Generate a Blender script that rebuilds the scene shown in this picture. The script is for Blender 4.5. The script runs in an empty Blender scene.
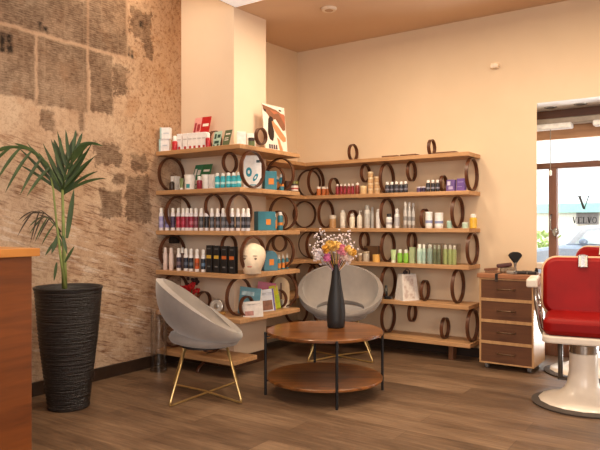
import bpy, bmesh, math, random
from mathutils import Vector, Matrix
random.seed(7)
R = math.radians
scene = bpy.context.scene
col = scene.collection
# ---------------------------------------------------------------- camera
FPX, TH, H0, Y0 = 614.2, R(34.234), 1.25, 225.95
CT, ST = math.cos(TH), math.sin(TH)
cd = bpy.data.cameras.new('camera'); cam = bpy.data.objects.new('camera', cd); col.objects.link(cam)
cam.location = (0, 0, H0); cam.rotation_euler = (R(90), 0, TH)
cd.sensor_width = 36; cd.lens = 36*FPX/600; cd.shift_y = (Y0-225)/600; cd.clip_start = .02
scene.camera = cam
scene.view_settings.view_transform = 'Standard'; scene.view_settings.exposure = .14

def ray(px, py):
    a = (px-300)/FPX; b = (Y0-py)/FPX
    return Vector((a*CT-ST, a*ST+CT, b))
def at(px, py, X=None, Y=None, Z=None, D=None):
    r = ray(px, py)
    if X is not None: t = X/r.x
    elif Y is not None: t = Y/r.y
    elif Z is not None: t = (Z-H0)/r.z
    else: t = D
    return Vector((r.x*t, r.y*t, H0+r.z*t))
def cw(xc, D, z=0.0):
    D *= FPX/619
    return Vector((xc*CT-D*ST, xc*ST+D*CT, z))
def depth(P): return -P[0]*ST+P[1]*CT
def mpp(P): return depth(P)/FPX

# ---------------------------------------------------------------- materials
def lin(h):
    h = h.lstrip('#'); v = [int(h[i:i+2], 16)/255 for i in (0, 2, 4)]
    return tuple(x/12.92 if x <= .04045 else ((x+.055)/1.055)**2.4 for x in v)+(1,)
class NT:
    def __init__(s, name):
        s.m = bpy.data.materials.new(name); s.m.use_nodes = True; s.t = s.m.node_tree; s.t.nodes.clear()
        s.out = s.n('ShaderNodeOutputMaterial')
    def n(s, typ, **kw):
        o = s.t.nodes.new(typ)
        for k, v in kw.items(): setattr(o, k, v)
        return o
    def set(s, node, i, v):
        if v is None: return
        if hasattr(v, 'is_output') or isinstance(v, bpy.types.NodeSocket): s.t.links.new(v, node.inputs[i])
        else: node.inputs[i].default_value = v
    def math(s, op, a, b=None, c=None, clamp=False):
        o = s.n('ShaderNodeMath', operation=op); o.use_clamp = clamp
        s.set(o, 0, a); s.set(o, 1, b); s.set(o, 2, c); return o.outputs[0]
    def mix(s, f, a, b, blend='MIX'):
        o = s.n('ShaderNodeMix', data_type='RGBA', blend_type=blend)
        s.set(o, 0, f); s.set(o, 6, a); s.set(o, 7, b); return o.outputs[2]
    def ramp(s, f, stops):
        o = s.n('ShaderNodeValToRGB'); e = o.color_ramp.elements
        while len(e) < len(stops): e.new(.5)
        for x, (p, c) in zip(e, stops): x.position = p; x.color = c
        s.set(o, 0, f); return o.outputs[0]
    def smooth(s, v, a, b):
        o = s.n('ShaderNodeMapRange', interpolation_type='SMOOTHSTEP'); s.set(o, 0, v)
        o.inputs[1].default_value = a; o.inputs[2].default_value = b; return o.outputs[0]
    def coord(s, kind='Object'): return s.n('ShaderNodeTexCoord').outputs[kind]
    def mapping(s, v, scale=(1, 1, 1), loc=(0, 0, 0), rot=(0, 0, 0)):
        o = s.n('ShaderNodeMapping'); s.set(o, 0, v); o.inputs[1].default_value = loc; o.inputs[2].default_value = rot; o.inputs[3].default_value = scale
        return o.outputs[0]
    def noise(s, v, scale, detail=4, rough=.55, dist=0):
        o = s.n('ShaderNodeTexNoise'); s.set(o, 'Vector', v); o.inputs['Scale'].default_value = scale; o.inputs['Detail'].default_value = detail
        o.inputs['Roughness'].default_value = rough; o.inputs['Distortion'].default_value = dist; return o.outputs[0]
    def bump(s, h, strength=.3, dist=.01):
        o = s.n('ShaderNodeBump'); s.set(o, 'Height', h); o.inputs['Strength'].default_value = strength; o.inputs['Distance'].default_value = dist; return o.outputs[0]
    def bsdf(s, color, rough=.5, metal=0, spec=.5, normal=None, trans=0, sheen=0, emit=None, estr=0, coat=0):
        o = s.n('ShaderNodeBsdfPrincipled'); s.set(o, 'Base Color', color); s.set(o, 'Roughness', rough); s.set(o, 'Metallic', metal)
        s.set(o, 'Specular IOR Level', spec); s.set(o, 'Normal', normal); s.set(o, 'Transmission Weight', trans); s.set(o, 'Sheen Weight', sheen); s.set(o, 'Coat Weight', coat)
        if emit: o.inputs['Emission Color'].default_value = emit; o.inputs['Emission Strength'].default_value = estr
        s.t.links.new(o.outputs[0], s.out.inputs[0]); return o
_mc = {}
def M(h, rough=.5, metal=0, spec=.5, var=.10, scale=30, sheen=0, bump=0, coat=0):
    k = (h, rough, metal, spec, var, scale, sheen, bump, coat)
    if k in _mc: return _mc[k]
    t = NT('paint_'+h.lstrip('#')); c = lin(h)
    v = t.coord(); n = t.noise(v, scale, 3)
    dark = tuple(x*(1-var) for x in c[:3])+(1,); lite = tuple(min(1, x*(1+var)) for x in c[:3])+(1,)
    t.bsdf(t.ramp(n, [(.3, dark), (.7, lite)]), rough, metal, spec, t.bump(n, bump, .004) if bump else None, sheen=sheen, coat=coat)
    _mc[k] = t.m; return t.m
def wood(name, a, b, axis='x', rough=.45, sc=1.0, coat=0, spec=.5, contrast=(.32, .68)):
    t = NT(name); v = t.coord()
    s = {'x': (2, 22, 22), 'y': (22, 2, 22), 'z': (22, 22, 2)}[axis]
    g = t.noise(t.mapping(v, tuple(q*sc for q in s)), 1.6, 6, .6, .6)
    g2 = t.noise(t.mapping(v, tuple(q*sc*.25 for q in s)), 1.3, 3, .5, 1.0)
    f = t.math('ADD', t.math('MULTIPLY', g, .6), t.math('MULTIPLY', g2, .4))
    t.bsdf(t.ramp(f, [(contrast[0], lin(a)), (contrast[1], lin(b))]), rough, 0, spec, t.bump(g, .08, .004), coat=coat)
    return t.m
def clear(name, tint=(1, 1, 1, 1), refl=.10, rough=.03):
    t = NT(name); a = t.n('ShaderNodeBsdfTransparent'); a.inputs[0].default_value = tint
    g = t.n('ShaderNodeBsdfGlossy'); g.inputs['Roughness'].default_value = rough
    lw = t.n('ShaderNodeLayerWeight'); lw.inputs[0].default_value = .35
    f = t.math('ADD', t.math('MULTIPLY', lw.outputs['Fresnel'], .45), refl*.3, clamp=True)
    mx = t.n('ShaderNodeMixShader'); t.set(mx, 0, f); t.t.links.new(a.outputs[0], mx.inputs[1]); t.t.links.new(g.outputs[0], mx.inputs[2])
    t.t.links.new(mx.outputs[0], t.out.inputs[0]); return t.m

# ---------------------------------------------------------------- mesh builder
class MB:
    def __init__(s): s.v = []; s.f = []; s.mi = []; s.k = 0
    def mat(s, k): s.k = k; return s
    def add(s, vs, fs, T=None):
        b = len(s.v)
        s.v += [tuple(T @ Vector(p)) if T is not None else tuple(p) for p in vs]
        s.f += [tuple(i+b for i in f) for f in fs]; s.mi += [s.k]*len(fs); return s
    def box(s, lo, hi, T=None):
        (a, b, c), (d, e, f) = lo, hi
        return s.add([(a,b,c),(d,b,c),(d,e,c),(a,e,c),(a,b,f),(d,b,f),(d,e,f),(a,e,f)],
                     [(0,3,2,1),(4,5,6,7),(0,1,5,4),(1,2,6,5),(2,3,7,6),(3,0,4,7)], T)
    def quad(s, a, b, c, d): return s.add([a, b, c, d], [(0, 1, 2, 3)])
    def lathe(s, prof, n=20, T=None, cap=True):
        vs = []; fs = []
        for (r, z) in prof:
            for i in range(n):
                a = 2*math.pi*i/n; vs.append((r*math.cos(a), r*math.sin(a), z))
        for j in range(len(prof)-1):
            for i in range(n):
                k = (i+1) % n; fs.append((j*n+i, j*n+k, (j+1)*n+k, (j+1)*n+i))
        if cap:
            if prof[0][0] > 1e-5: fs.append(tuple(reversed(range(n))))
            if prof[-1][0] > 1e-5: fs.append(tuple(range((len(prof)-1)*n, len(prof)*n)))
        return s.add(vs, fs, T)
    def tube(s, pts, r, n=8, closed=False):
        pts = [Vector(p) for p in pts]; m = len(pts)
        rr = r if isinstance(r, (list, tuple)) else [r]*m
        vs = []; fs = []; u = None
        for i, p in enumerate(pts):
            if closed: d = pts[(i+1) % m]-pts[i-1]
            else: d = pts[min(i+1, m-1)]-pts[max(i-1, 0)]
            d.normalize()
            if u is None: u = d.orthogonal().normalized()
            else:
                u = u-d*u.dot(d); u = u.normalized() if u.length > 1e-6 else d.orthogonal().normalized()
            w = d.cross(u)
            for k in range(n):
                a = 2*math.pi*k/n; vs.append(p+u*(rr[i]*math.cos(a))+w*(rr[i]*math.sin(a)))
        for i in range(m if closed else m-1):
            j = (i+1) % m
            for k in range(n):
                l = (k+1) % n; fs.append((i*n+k, i*n+l, j*n+l, j*n+k))
        if not closed: fs += [tuple(reversed(range(n))), tuple(range((m-1)*n, m*n))]
        return s.add(vs, fs)
    def prism(s, poly, z0, z1, T=None):
        n = len(poly)
        vs = [(x, y, z0) for x, y in poly]+[(x, y, z1) for x, y in poly]
        fs = [tuple(reversed(range(n))), tuple(range(n, 2*n))]+[(i, (i+1) % n, n+(i+1) % n, n+i) for i in range(n)]
        return s.add(vs, fs, T)
    def ell(s, c, r, n=12, T=None):
        vs = []; fs = []; m = n//2+1
        for j in range(m+1):
            t = math.pi*j/m
            for i in range(n):
                a = 2*math.pi*i/n; vs.append((c[0]+r[0]*math.sin(t)*math.cos(a), c[1]+r[1]*math.sin(t)*math.sin(a), c[2]-r[2]*math.cos(t)))
        for j in range(m):
            for i in range(n):
                k = (i+1) % n; fs.append((j*n+i, j*n+k, (j+1)*n+k, (j+1)*n+i))
        return s.add(vs, fs, T)
    def hoop(s, R_, t, w, n=40, a0=0, a1=2*math.pi, T=None):     # flat band ring, axis x, centred
        full = abs(a1-a0-2*math.pi) < 1e-6; m = n if full else n+1
        vs = []; fs = []
        for i in range(m):
            a = a0+(a1-a0)*i/n; c, d = math.cos(a), math.sin(a)
            for (rr, x) in ((R_, -w/2), (R_, w/2), (R_-t, w/2), (R_-t, -w/2)): vs.append((x, rr*c, rr*d))
        for i in range(n):
            j = (i+1) % m
            for k in range(4):
                l = (k+1) % 4; fs.append((i*4+k, i*4+l, j*4+l, j*4+k))
        if not full: fs += [(0, 1, 2, 3), tuple((m-1)*4+q for q in (3, 2, 1, 0))]
        return s.add(vs, fs, T)
    def mesh(s, name, mats):
        me = bpy.data.meshes.new(name); me.from_pydata(s.v, [], s.f)
        for m in (mats if isinstance(mats, (list, tuple)) else [mats]): me.materials.append(m)
        me.polygons.foreach_set('material_index', s.mi); 
        bm = bmesh.new(); bm.from_mesh(me); bmesh.ops.remove_doubles(bm, verts=bm.verts, dist=1e-6); bmesh.ops.recalc_face_normals(bm, faces=bm.faces); bm.to_mesh(me); bm.free()
        me.update(); return me
    def build(s, name, mats, parent=None, smooth=False, bevel=0, loc=(0, 0, 0), rot=(0, 0, 0), subsurf=0):
        o = bpy.data.objects.new(name, s.mesh(name, mats)); col.objects.link(o)
        o.location = loc; o.rotation_euler = rot
        if parent: o.parent = parent
        if bevel:
            b = o.modifiers.new('bevel', 'BEVEL'); b.width = bevel; b.segments = 2; b.limit_method = 'ANGLE'
        if subsurf:
            q = o.modifiers.new('sub', 'SUBSURF'); q.levels = q.render_levels = subsurf
        if smooth:
            o.data.polygons.foreach_set('use_smooth', [True]*len(o.data.polygons))
            if smooth == 'auto':
                try:
                    o.data.set_sharp_from_angle(angle=R(38))
                except Exception: pass
        return o
def tag(o, label, cat, group=None, kind=None):
    if label: o['label'] = label
    if cat: o['category'] = cat
    if group: o['group'] = group
    if kind: o['kind'] = kind
    return o
def thing(name, label, cat, loc=(0, 0, 0), rz=0, group=None):
    o = bpy.data.objects.new(name, None); col.objects.link(o); o.empty_display_size = .05
    o.location = loc; o.rotation_euler = (0, 0, rz); return tag(o, label, cat, group)
def struct(name, mb, m, parent=None, **k):
    o = mb.build(name, m, parent, **k)
    if not parent: o['kind'] = 'structure'
    return o
ORD = 'first second third fourth fifth sixth seventh eighth ninth tenth eleventh twelfth thirteenth fourteenth fifteenth sixteenth seventeenth eighteenth'.split()

# ---------------------------------------------------------------- room geometry
YA, XB, YK = 3.810, -3.176, 5.463            # front planes of shelf segments
YC, XC, YC2 = 4.13, -3.512, 4.593              # column
XL, YW = -3.977, 5.793                        # inner back-corner walls
P1 = at(34, 396, Z=0); WX2 = -4.155
SL = (WX2-P1.x)/(YC-P1.y)
def wallx(y): return WX2+(y-YC)*SL
XOP = at(536.8, 200, Y=YW).x                 # edge of the window opening
YS, ZS = 6.29, at(537, 103, Y=5.793).z                         # shopfront plane, soffit height
ZC = 3.235

# wall materials
def plaster(name, a, b):
    t = NT(name); v = t.coord(); n = t.noise(v, 1.3, 4); n2 = t.noise(v, 60, 3)
    t.bsdf(t.ramp(n, [(.3, lin(a)), (.7, lin(b))]), .75, 0, .3, t.bump(n2, .06, .003)); return t.m
cream = plaster('cream_plaster', '#dfc6a6', '#e6ceaf')
colm = plaster('column_plaster', '#e6cdb2', '#ecd5bb')
ceilm = plaster('ceiling_paint', '#d6b697', '#dcbd9e')
white_p = plaster('white_soffit', '#ebe8e4', '#f3f0ec')
skirt = wood('dark_skirting', '#24170f', '#3a2618', 'x')

def newspaper():
    t = NT('newspaper_wallpaper')
    v = t.coord(); sp = t.n('ShaderNodeSeparateXYZ'); t.set(sp, 0, v); u, z = sp.outputs[1], sp.outputs[2]
    ng = t.n('ShaderNodeNewGeometry')
    big = t.noise(v, 1.6, 5, .6); med = t.noise(v, 5, 6, .62); fine = t.noise(v, 24, 5, .65)
    jit = t.math('MULTIPLY', t.math('SUBTRACT', med, .5), 1.0)
    jit2 = t.math('MULTIPLY', t.math('SUBTRACT', fine, .5), .35)
    base = t.ramp(big, [(.3, lin('#ae8d71')), (.5, lin('#c2a68c')), (.7, lin('#d0b9a0'))])
    blot = t.smooth(med, .52, .68)
    base = t.mix(t.math('MULTIPLY', blot, .45), base, lin('#a87d5c'))
    # ochre speckle, upper far part
    far = t.math('MULTIPLY', t.smooth(u, 3.05, 3.7), t.smooth(z, 1.5, 2.1))
    spk = t.smooth(t.noise(v, 34, 4, .7), .52, .62)
    base = t.mix(t.math('MULTIPLY', far, .35), base, lin('#b98a5a'))
    base = t.mix(t.math('MULTIPLY', t.math('MULTIPLY', spk, far), .6), base, lin('#7d5433'))
    # slanted brown scratches in the lower half
    sv = t.mapping(t.mapping(v, rot=(R(15), 0, 0)), (1, 3.0, 30))
    scr = t.smooth(t.math('ADD', t.math('MULTIPLY', t.noise(sv, 1.7, 9, .8), .75), t.math('MULTIPLY', med, .25)), .49, .60)
    low = t.math('MULTIPLY', t.smooth(z, 2.1, 1.75), t.smooth(t.noise(v, 1.1, 2), .25, .5))
    base = t.mix(t.math('MULTIPLY', t.math('MULTIPLY', scr, low), .85), base, lin('#653f2b'))
    pale = t.math('MULTIPLY', t.smooth(t.noise(sv, 1.1, 6, .7), .52, .64), t.smooth(z, 1.6, 1.1))
    base = t.mix(t.math('MULTIPLY', pale, .5), base, lin('#ddd0c4'))
    grain = t.noise(v, 70, 4, .8)
    base = t.mix(t.math('MULTIPLY', t.smooth(grain, .5, .66), .38), base, lin('#6e4d38'))
    base = t.mix(t.math('MULTIPLY', t.smooth(fine, .50, .62), .28), base, lin('#7d5a42'))
    # printed pages
    def below(edge, amp=1.0):   # soft mask z > edge with torn outline
        return t.smooth(t.math('ADD', z, t.math('ADD', t.math('MULTIPLY', jit, .5*amp), jit2)), edge-.03, edge+.03)
    def rect(u0, u1, z0, z1, amp):
        uu = t.math('ADD', u, t.math('ADD', t.math('MULTIPLY', jit, .5*amp), t.math('MULTIPLY', jit2, amp)))
        zz = t.math('ADD', z, t.math('ADD', t.math('MULTIPLY', jit, -.5*amp), t.math('MULTIPLY', jit2, amp)))
        e = .015
        return t.math('MULTIPLY', t.math('MULTIPLY', t.smooth(uu, u0-e, u0+e), t.smooth(uu, u1+e, u1-e)),
                      t.math('MULTIPLY', t.smooth(zz, z0-e, z0+e), t.smooth(zz, z1+e, z1-e)))
    mask = None
    for args in PAGES:
        r = rect(*args); mask = r if mask is None else t.math('MAXIMUM', mask, r)
    # text: lines, words and column gutters
    ln = t.math('SINE', t.math('MULTIPLY', z, 2*math.pi/.017))
    words = t.noise(t.mapping(v, (1, 9, 45)), 2.2, 5, .75)
    colu = t.math('PINGPONG', u, .085); gut = t.smooth(colu, .003, .009)
    ink = t.smooth(t.math('ADD', t.math('MULTIPLY', ln, .045), words), .36, .60)
    ink = t.math('MULTIPLY', ink, t.math('ADD', t.math('MULTIPLY', gut, .4), .6))
    ink = t.math('ADD', t.math('MULTIPLY', ink, .36), .64)
    fade = t.math('ADD', .62, t.math('MULTIPLY', t.smooth(t.noise(v, 3, 5, .7), .35, .6), .38))
    amt = t.math('MULTIPLY', t.math('MULTIPLY', ink, mask), fade)
    c = t.mix(t.math('MULTIPLY', amt, .86), base, lin('#4f392a'))
    for (u0, u1, z0, z1) in PHOTOS:
        r = rect(u0, u1, z0, z1, .05)
        c = t.mix(t.math('MULTIPLY', r, t.math('ADD', .55, t.math('MULTIPLY', t.smooth(t.noise(v, 30, 2), .4, .6), .4))), c, lin('#1b1512'))
    # pale gutters between the sheets
    for (u0, u1, z0, z1) in GUTS:
        r = rect(u0, u1, z0, z1, .02); c = t.mix(t.math('MULTIPLY', r, .55), c, lin('#b8967a'))
    t.bsdf(c, .85, 0, .2, t.bump(fine, .12, .004)); return t.m
# features of the wallpaper measured on the wall (u = distance towards the back, z = height)
def wuv(px, py):
    r = ray(px, py); t_ = (WX2-YC*SL)/(r.x-SL*r.y); return r.y*t_, H0+r.z*t_
def wrect(xa, ya, xb, yb):
    u0, za = wuv(xa, ya); u1, zb = wuv(xb, yb); return u0, u1, min(za, zb), max(za, zb)
zg = wuv(66, 41.5)[1]                          # height of the pale line between page rows
PAGES = [(-3, wuv(127, 20)[0], zg+.011, 5, .08), (wuv(-60, 60)[0], wuv(36, 60)[0]-.01, wuv(20, 98)[1], zg-.011, .12),
         (wuv(37, 60)[0], wuv(87, 60)[0], wuv(60, 108)[1], zg-.011, .12), (wuv(89, 80)[0], wuv(112, 90)[0], wuv(100, 112)[1], zg-.011, .2),
         (-3, wuv(-62, 0)[0], wuv(20, 112)[1], 5, .2),
         (wuv(131, 20)[0], wuv(152, 20)[0], wuv(140, 38)[1], wuv(140, 8)[1], .55), (wuv(144, 45)[0], wuv(152, 45)[0], wuv(148, 57)[1], wuv(148, 36)[1], .3),
         (wuv(112, 75)[0], wuv(128, 75)[0], wuv(120, 92)[1], wuv(120, 66)[1], .5),
         (wuv(99, 200)[0], wuv(122, 200)[0], wuv(112, 217)[1], wuv(112, 190)[1], .22), (wuv(126, 200)[0], wuv(150, 200)[0], wuv(138, 222)[1], wuv(138, 176)[1], .3),
         (wuv(112, 180)[0], wuv(124, 180)[0], wuv(118, 184)[1], wuv(118, 174)[1], .2), (wuv(131, 160)[0], wuv(148, 160)[0], wuv(140, 172)[1], wuv(140, 154)[1], .35),
         (wuv(92, 140)[0], wuv(120, 140)[0], wuv(105, 165)[1], wuv(105, 143)[1], .5), (wuv(42, 115)[0], wuv(54, 120)[0], wuv(48, 131)[1], wuv(48, 110)[1], .3),
         (wuv(79, 115)[0], wuv(84, 120)[0], wuv(82, 131)[1], wuv(82, 112)[1], .15)]
PHOTOS = [wrect(0, 31, 5.5, 53), wrect(6.5, 33, 13, 54), wrect(38, 21, 42, 31), wrect(43, 26, 47.5, 32), wrect(139, 20, 143.5, 28.5), wrect(128, 46, 130, 57), wrect(131, 50, 133.5, 59), wrect(75, 132, 78, 137)]
GUTS = [(wuv(87, 0)[0], wuv(89, 0)[0], wuv(88, 110)[1], 5), (wuv(125.8, 0)[0], wuv(127.6, 0)[0], wuv(127, 36)[1], 5), (wuv(36, 0)[0], wuv(37.5, 0)[0], wuv(36, 104)[1], zg),
        (-3, wuv(135, 55)[0], zg-.008, zg+.008)]
news = newspaper()

# newspaper wall
w = MB(); y0_ = -2.6
w.prism([(wallx(y0_), y0_), (wallx(YC), YC), (wallx(YC)-.15, YC), (wallx(y0_)-.15, y0_)], 0, 3.8)
struct('wall_left', w, news)
w = MB(); w.prism([(wallx(y0_), y0_), (wallx(YC), YC), (wallx(YC)+.018, YC), (wallx(y0_)+.018, y0_)], 0, .10)
struct('baseboard_left', w, skirt)
# column (pillar) with its baseboard
struct('column', MB().box((-4.45, YC, 0), (XC, YC2, 3.8)), colm)
b = MB(); b.prism([(WX2+.018, YC), (WX2+.018, YC-.015), (XC+.015, YC-.015), (XC+.015, YC2), (XC, YC2), (XC, YC)], 0, .095)
struct('baseboard_column', b, wood('brown_skirting', '#3a2416', '#54351f', 'x'))
# recess wall and back wall
struct('wall_recess', MB().box((XL-.2, YC2, 0), (XL, YW+.1, 3.4)), cream)
bw = MB(); bw.prism([(XL, YW), (XOP, YW), (XOP-.035, YW+.10), (XL, YW+.10)], 0, 3.4); bw.box((XOP, YW, ZS), (3.2, YW+.10, 3.4))
struct('wall_back', bw, cream)
struct('baseboard_back', MB().box((XL, YW-.015, 0), (XOP, YW, .085)), skirt)
# floor
def floor_mat():
    t = NT('wood_look_floor'); v = t.coord()
    br = t.n('ShaderNodeTexBrick'); t.set(br, 'Vector', t.mapping(v, (1, 1, 1), loc=(.37, .13, 0)))
    br.offset = .5; br.inputs['Scale'].default_value = 1; br.inputs['Mortar Size'].default_value = .0022; br.inputs['Mortar Smooth'].default_value = .3
    br.inputs['Brick Width'].default_value = 1.2; br.inputs['Row Height'].default_value = .2; br.inputs['Bias'].default_value = 0
    br.inputs['Color1'].default_value = (0, 0, 0, 1); br.inputs['Color2'].default_value = (1, 1, 1, 1); br.inputs['Mortar'].default_value = (.5, .5, .5, 1)
    g = t.noise(t.mapping(v, (1.6, 22, 1)), 2.2, 7, .65, .4); g2 = t.noise(t.mapping(v, (.8, 4, 1)), 1.6, 4, .6, .6)
    f = t.math('ADD', t.math('ADD', t.math('MULTIPLY', g, .55), t.math('MULTIPLY', g2, .45)), t.math('MULTIPLY', t.math('SUBTRACT', br.outputs[0], .5), .14))
    c = t.ramp(f, [(.30, lin('#4c3a2c')), (.48, lin('#6e5642')), (.66, lin('#8f745b'))])
    c = t.mix(t.math('MULTIPLY', br.outputs['Fac'], .55), c, lin('#3a2a1f'))
    rg = t.math('ADD', .32, t.math('MULTIPLY', g2, .22))
    t.bsdf(c, rg, 0, .45, t.bump(t.math('SUBTRACT', g, t.math('MULTIPLY', br.outputs['Fac'], 1.0)), .10, .004)); return t.m
struct('floor', MB().box((-4.8, -2.7, -.1), (3.3, YS+.1, 0)), floor_mat())
# ceilings: a high slot along the newspaper wall, a lower ceiling over the rest
cl = MB(); z1_, z2_ = 3.172, 3.238
cl.add([(XC, -2.7, z1_), (3.3, -2.7, z1_), (3.3, YC, z1_), (XC, YC, z1_), (3.3, YW+.1, z2_), (XC, YW+.1, z2_), (XL-.2, YC2, z1_+.015), (XL-.2, YW+.1, z2_), (XC, YC2, z1_+.015)],
       [(0, 1, 2, 3), (3, 2, 4, 5, 8), (8, 5, 7, 6)])
cl.box((XC, -2.7, 3.35), (3.3, YW+.1, 3.4)); cl.box((XC, -2.7, z1_), (XC+.03, YC, 3.4))
struct('ceiling', cl, ceilm)
struct('ceiling_upper', MB().box((-4.8, -2.7, 3.75), (XC+.03, YC2, 3.82)), ceilm)
struct('ceiling_step', MB().box((XC, -2.7, 3.38), (XC+.03, YC, 3.76)), ceilm)
tl_ = NT('glowing_cornice'); tl_.bsdf(lin('#efe9e2'), .6, emit=(1, .95, .9, 1), estr=.35)  # slight emission added so the white strip looks brightly lit
struct('trim_1', MB().box((XC+.02, YC-.5, z1_-.008), (3.2, YC, z1_-.001)), tl_.m)
# unseen walls that close the room behind the camera
struct('wall_right', MB().box((3.2, -2.7, 0), (3.3, YS+.1, 3.4)), cream)
struct('wall_front', MB().box((-4.8, -2.7, 0), (3.3, -2.6, 3.8)), cream)

# ---------------------------------------------------------------- shopfront bay
fw = wood('shopfront_wood', '#5e3a28', '#7c4f38', 'z', .4)
fwh = wood('shopfront_beam', '#5a3826', '#77492f', 'x', .4)
valw = wood('valance_wood', '#a97a55', '#c19468', 'x', .45)
struct('ceiling_bay', MB().box((-2.4, YW+.1, ZS), (3.2, YS+.1, ZS+.08)).box((XOP, YW+.001, ZS-.004), (3.2, YW+.1, ZS)), white_p)
struct('wall_bay', MB().box((-2.4, YW+.1, 0), (-2.3, YS+.1, ZS)), cream)
for px, py in ((550.5, 107.3), (580.5, 104)):
    p = at(px, py, Z=ZS); 
    o = thing('recessed_downlight', 'small round recessed spotlight in the white soffit, %s' % ('over the bare end of the blind' if px < 560 else 'over the joint in the metal blind rail'), 'light', p, 0, 'downlights in the window bay')
    MB().lathe([(.0, -.006), (.055, -.006), (.06, -.001), (.06, 0)], 20).build('rim', M('#b0aca6', .35, .6), o, smooth='auto')
    MB().lathe([(.0, -.009), (.036, -.009), (.036, -.005)], 16).build('lens', M('#5f5a55', .3), o, smooth='auto')
yb = YS-.02
def zy(py, px=545, Y=YS): return at(px, py, Y=Y).z
ztop = zy(113); zbl0, zbl1 = zy(121.5), zy(128.5); zv0 = zy(140); zt1, zt0 = zy(163.5), zy(169)
wn = tag(MB().box((-2.3, YS-.04, zy(121.5)), (3.2, YS+.06, ZS)).build('window_1', fwh), None, None); wn['kind'] = 'structure'
MB().box((-2.3, YS-.01, zv0), (3.2, YS+.05, zbl1+.05)).build('head_board', valw, wn)
MB().box((-2.3, YS-.03, zt0), (3.2, YS+.06, zt1)).build('transom_bar', fwh, wn, bevel=.006)
xm0, xm1 = at(549.3, 200, Y=YS).x, at(557.3, 200, Y=YS).x
MB().box((xm0, YS-.035, 0), (xm1, YS+.06, zt0)).build('mullion', fw, wn, bevel=.006)
MB().box((-2.3, YS-.03, 0), (3.2, YS+.06, .12)).build('bottom_rail', fwh, wn)
gl = clear('shopfront_glass', refl=.12)
MB().box((-2.3, YS+.012, zt1), (3.2, YS+.018, zv0)).build('transom_pane', gl, wn)
MB().box((-2.3, YS+.012, .12), (xm0, YS+.018, zt0)).build('side_pane', gl, wn)
MB().box((xm1, YS+.012, .12), (3.2, YS+.018, zt0)).build('door_pane', gl, wn)
hp = at(556.5, 227, Y=YS-.05)
hd = MB(); hd.tube([hp+Vector((-.05, .02, .12)), hp+Vector((-.05, -.03, .10)), hp+Vector((-.05, -.03, -.02)), hp+Vector((.0, -.03, -.05))], .008)
hd.ell(hp+Vector((.0, -.03, -.05)), (.03, .02, .045)); hd.build('handle', M('#8d8a86', .25, .9), wn, smooth=True)
# lettering on the glass: V over VELVO
def stroke(mb, x0, z0, x1, z1, w):
    mb.add([(x0-w/2, 0, z0), (x0+w/2, 0, z0), (x1+w/2, 0, z1), (x1-w/2, 0, z1)], [(0, 1, 2, 3)])
def hbar(mb, x0, x1, z, t): mb.add([(x0, 0, z-t/2), (x1, 0, z-t/2), (x1, 0, z+t/2), (x0, 0, z+t/2)], [(0, 1, 2, 3)])
def letter(mb, ch, x, z, h, w):
    T, t = h*.17, h*.075
    if ch == 'V':
        stroke(mb, x+w*.18, z+h, x+w*.52, z, T*1.05); stroke(mb, x+w*.84, z+h, x+w*.52, z, t)
        hbar(mb, x, x+w*.38, z+h, t*.7); hbar(mb, x+w*.68, x+w, z+h, t*.7)
    if ch in 'EL':
        stroke(mb, x+w*.25, z, x+w*.25, z+h, T); hbar(mb, x+.05*w, x+w*.9, z+t/2, t); stroke(mb, x+w*.88, z, x+w*.88, z+h*.25, t*.8)
        hbar(mb, x+.05*w, x+w*(.9 if ch == 'E' else .45), z+h-t/2, t)
        if ch == 'E': hbar(mb, x+.25*w, x+w*.7, z+h*.52, t); stroke(mb, x+w*.86, z+h*.78, x+w*.86, z+h, t*.8)
    if ch == 'O':
        n = 20
        for i in range(n):
            a, b_ = 2*math.pi*i/n, 2*math.pi*(i+1)/n
            o_ = lambda q, k: (x+w*.5+w*.5*k*math.cos(q)*(1 if k == 1 else .82), 0, z+h*.5+h*.5*k*math.sin(q))
            mb.add([o_(a, 1), o_(b_, 1), o_(b_, .82), o_(a, .82)], [(0, 1, 2, 3)])
lm = M('#2c2a26', .6)
va, vb = at(577, 209.3, Y=YS), at(591, 196, Y=YS)
lt = MB(); letter(lt, 'V', va.x, va.z, vb.z-va.z, vb.x-va.x)
ta, tb = at(572.3, 223.3, Y=YS), at(597, 217, Y=YS); cwid = (tb.x-ta.x)/5
for i, ch in enumerate('VELVO'): letter(lt, ch, ta.x+i*cwid+.05*cwid, ta.z, tb.z-ta.z, cwid*.9)
lt.build('glass_lettering', lm, wn, loc=(0, YS-.002, 0))
# metal roller blind under the soffit
rb = thing('roller_blind', 'rolled metal roller blind with white bottom rail under the bay soffit', 'blind', (0, YS-.10, zbl1))
xj, xk = at(573, 123, Y=YS-.1).x, at(594, 125, Y=YS-.1).x
cas = MB(); cas.box((-2.28, -.06, .005), (3.1, .05, zbl0-zbl1)); cas.build('casing', M('#a59888', .35, .5), rb, bevel=.01)
for a_, b_ in ((-2.28, xj), (xk, 3.1)):
    MB().box((a_, -.085, -.035), (b_, .035, .015)).build('bottom_rail', M('#efece6', .3), rb, bevel=.012)
cp = at(550.5, 150, Y=YS-.13)
pc = thing('pull_cord', 'thin blind pull cord hanging in front of the upper pane', 'cord', cp)
MB().tube([(0, 0, zbl1-cp.z-.03), (0, 0, zy(175)-cp.z+.03)], .004, 6).build('cord', M('#8a8378'), pc)
MB().lathe([(.004, 0), (.014, -.01), (.012, -.05), (.0, -.055)], 10).build('tassel', M('#f2efe8', .4), pc, loc=(0, 0, zy(175)-cp.z+.035), smooth=True)

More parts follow.
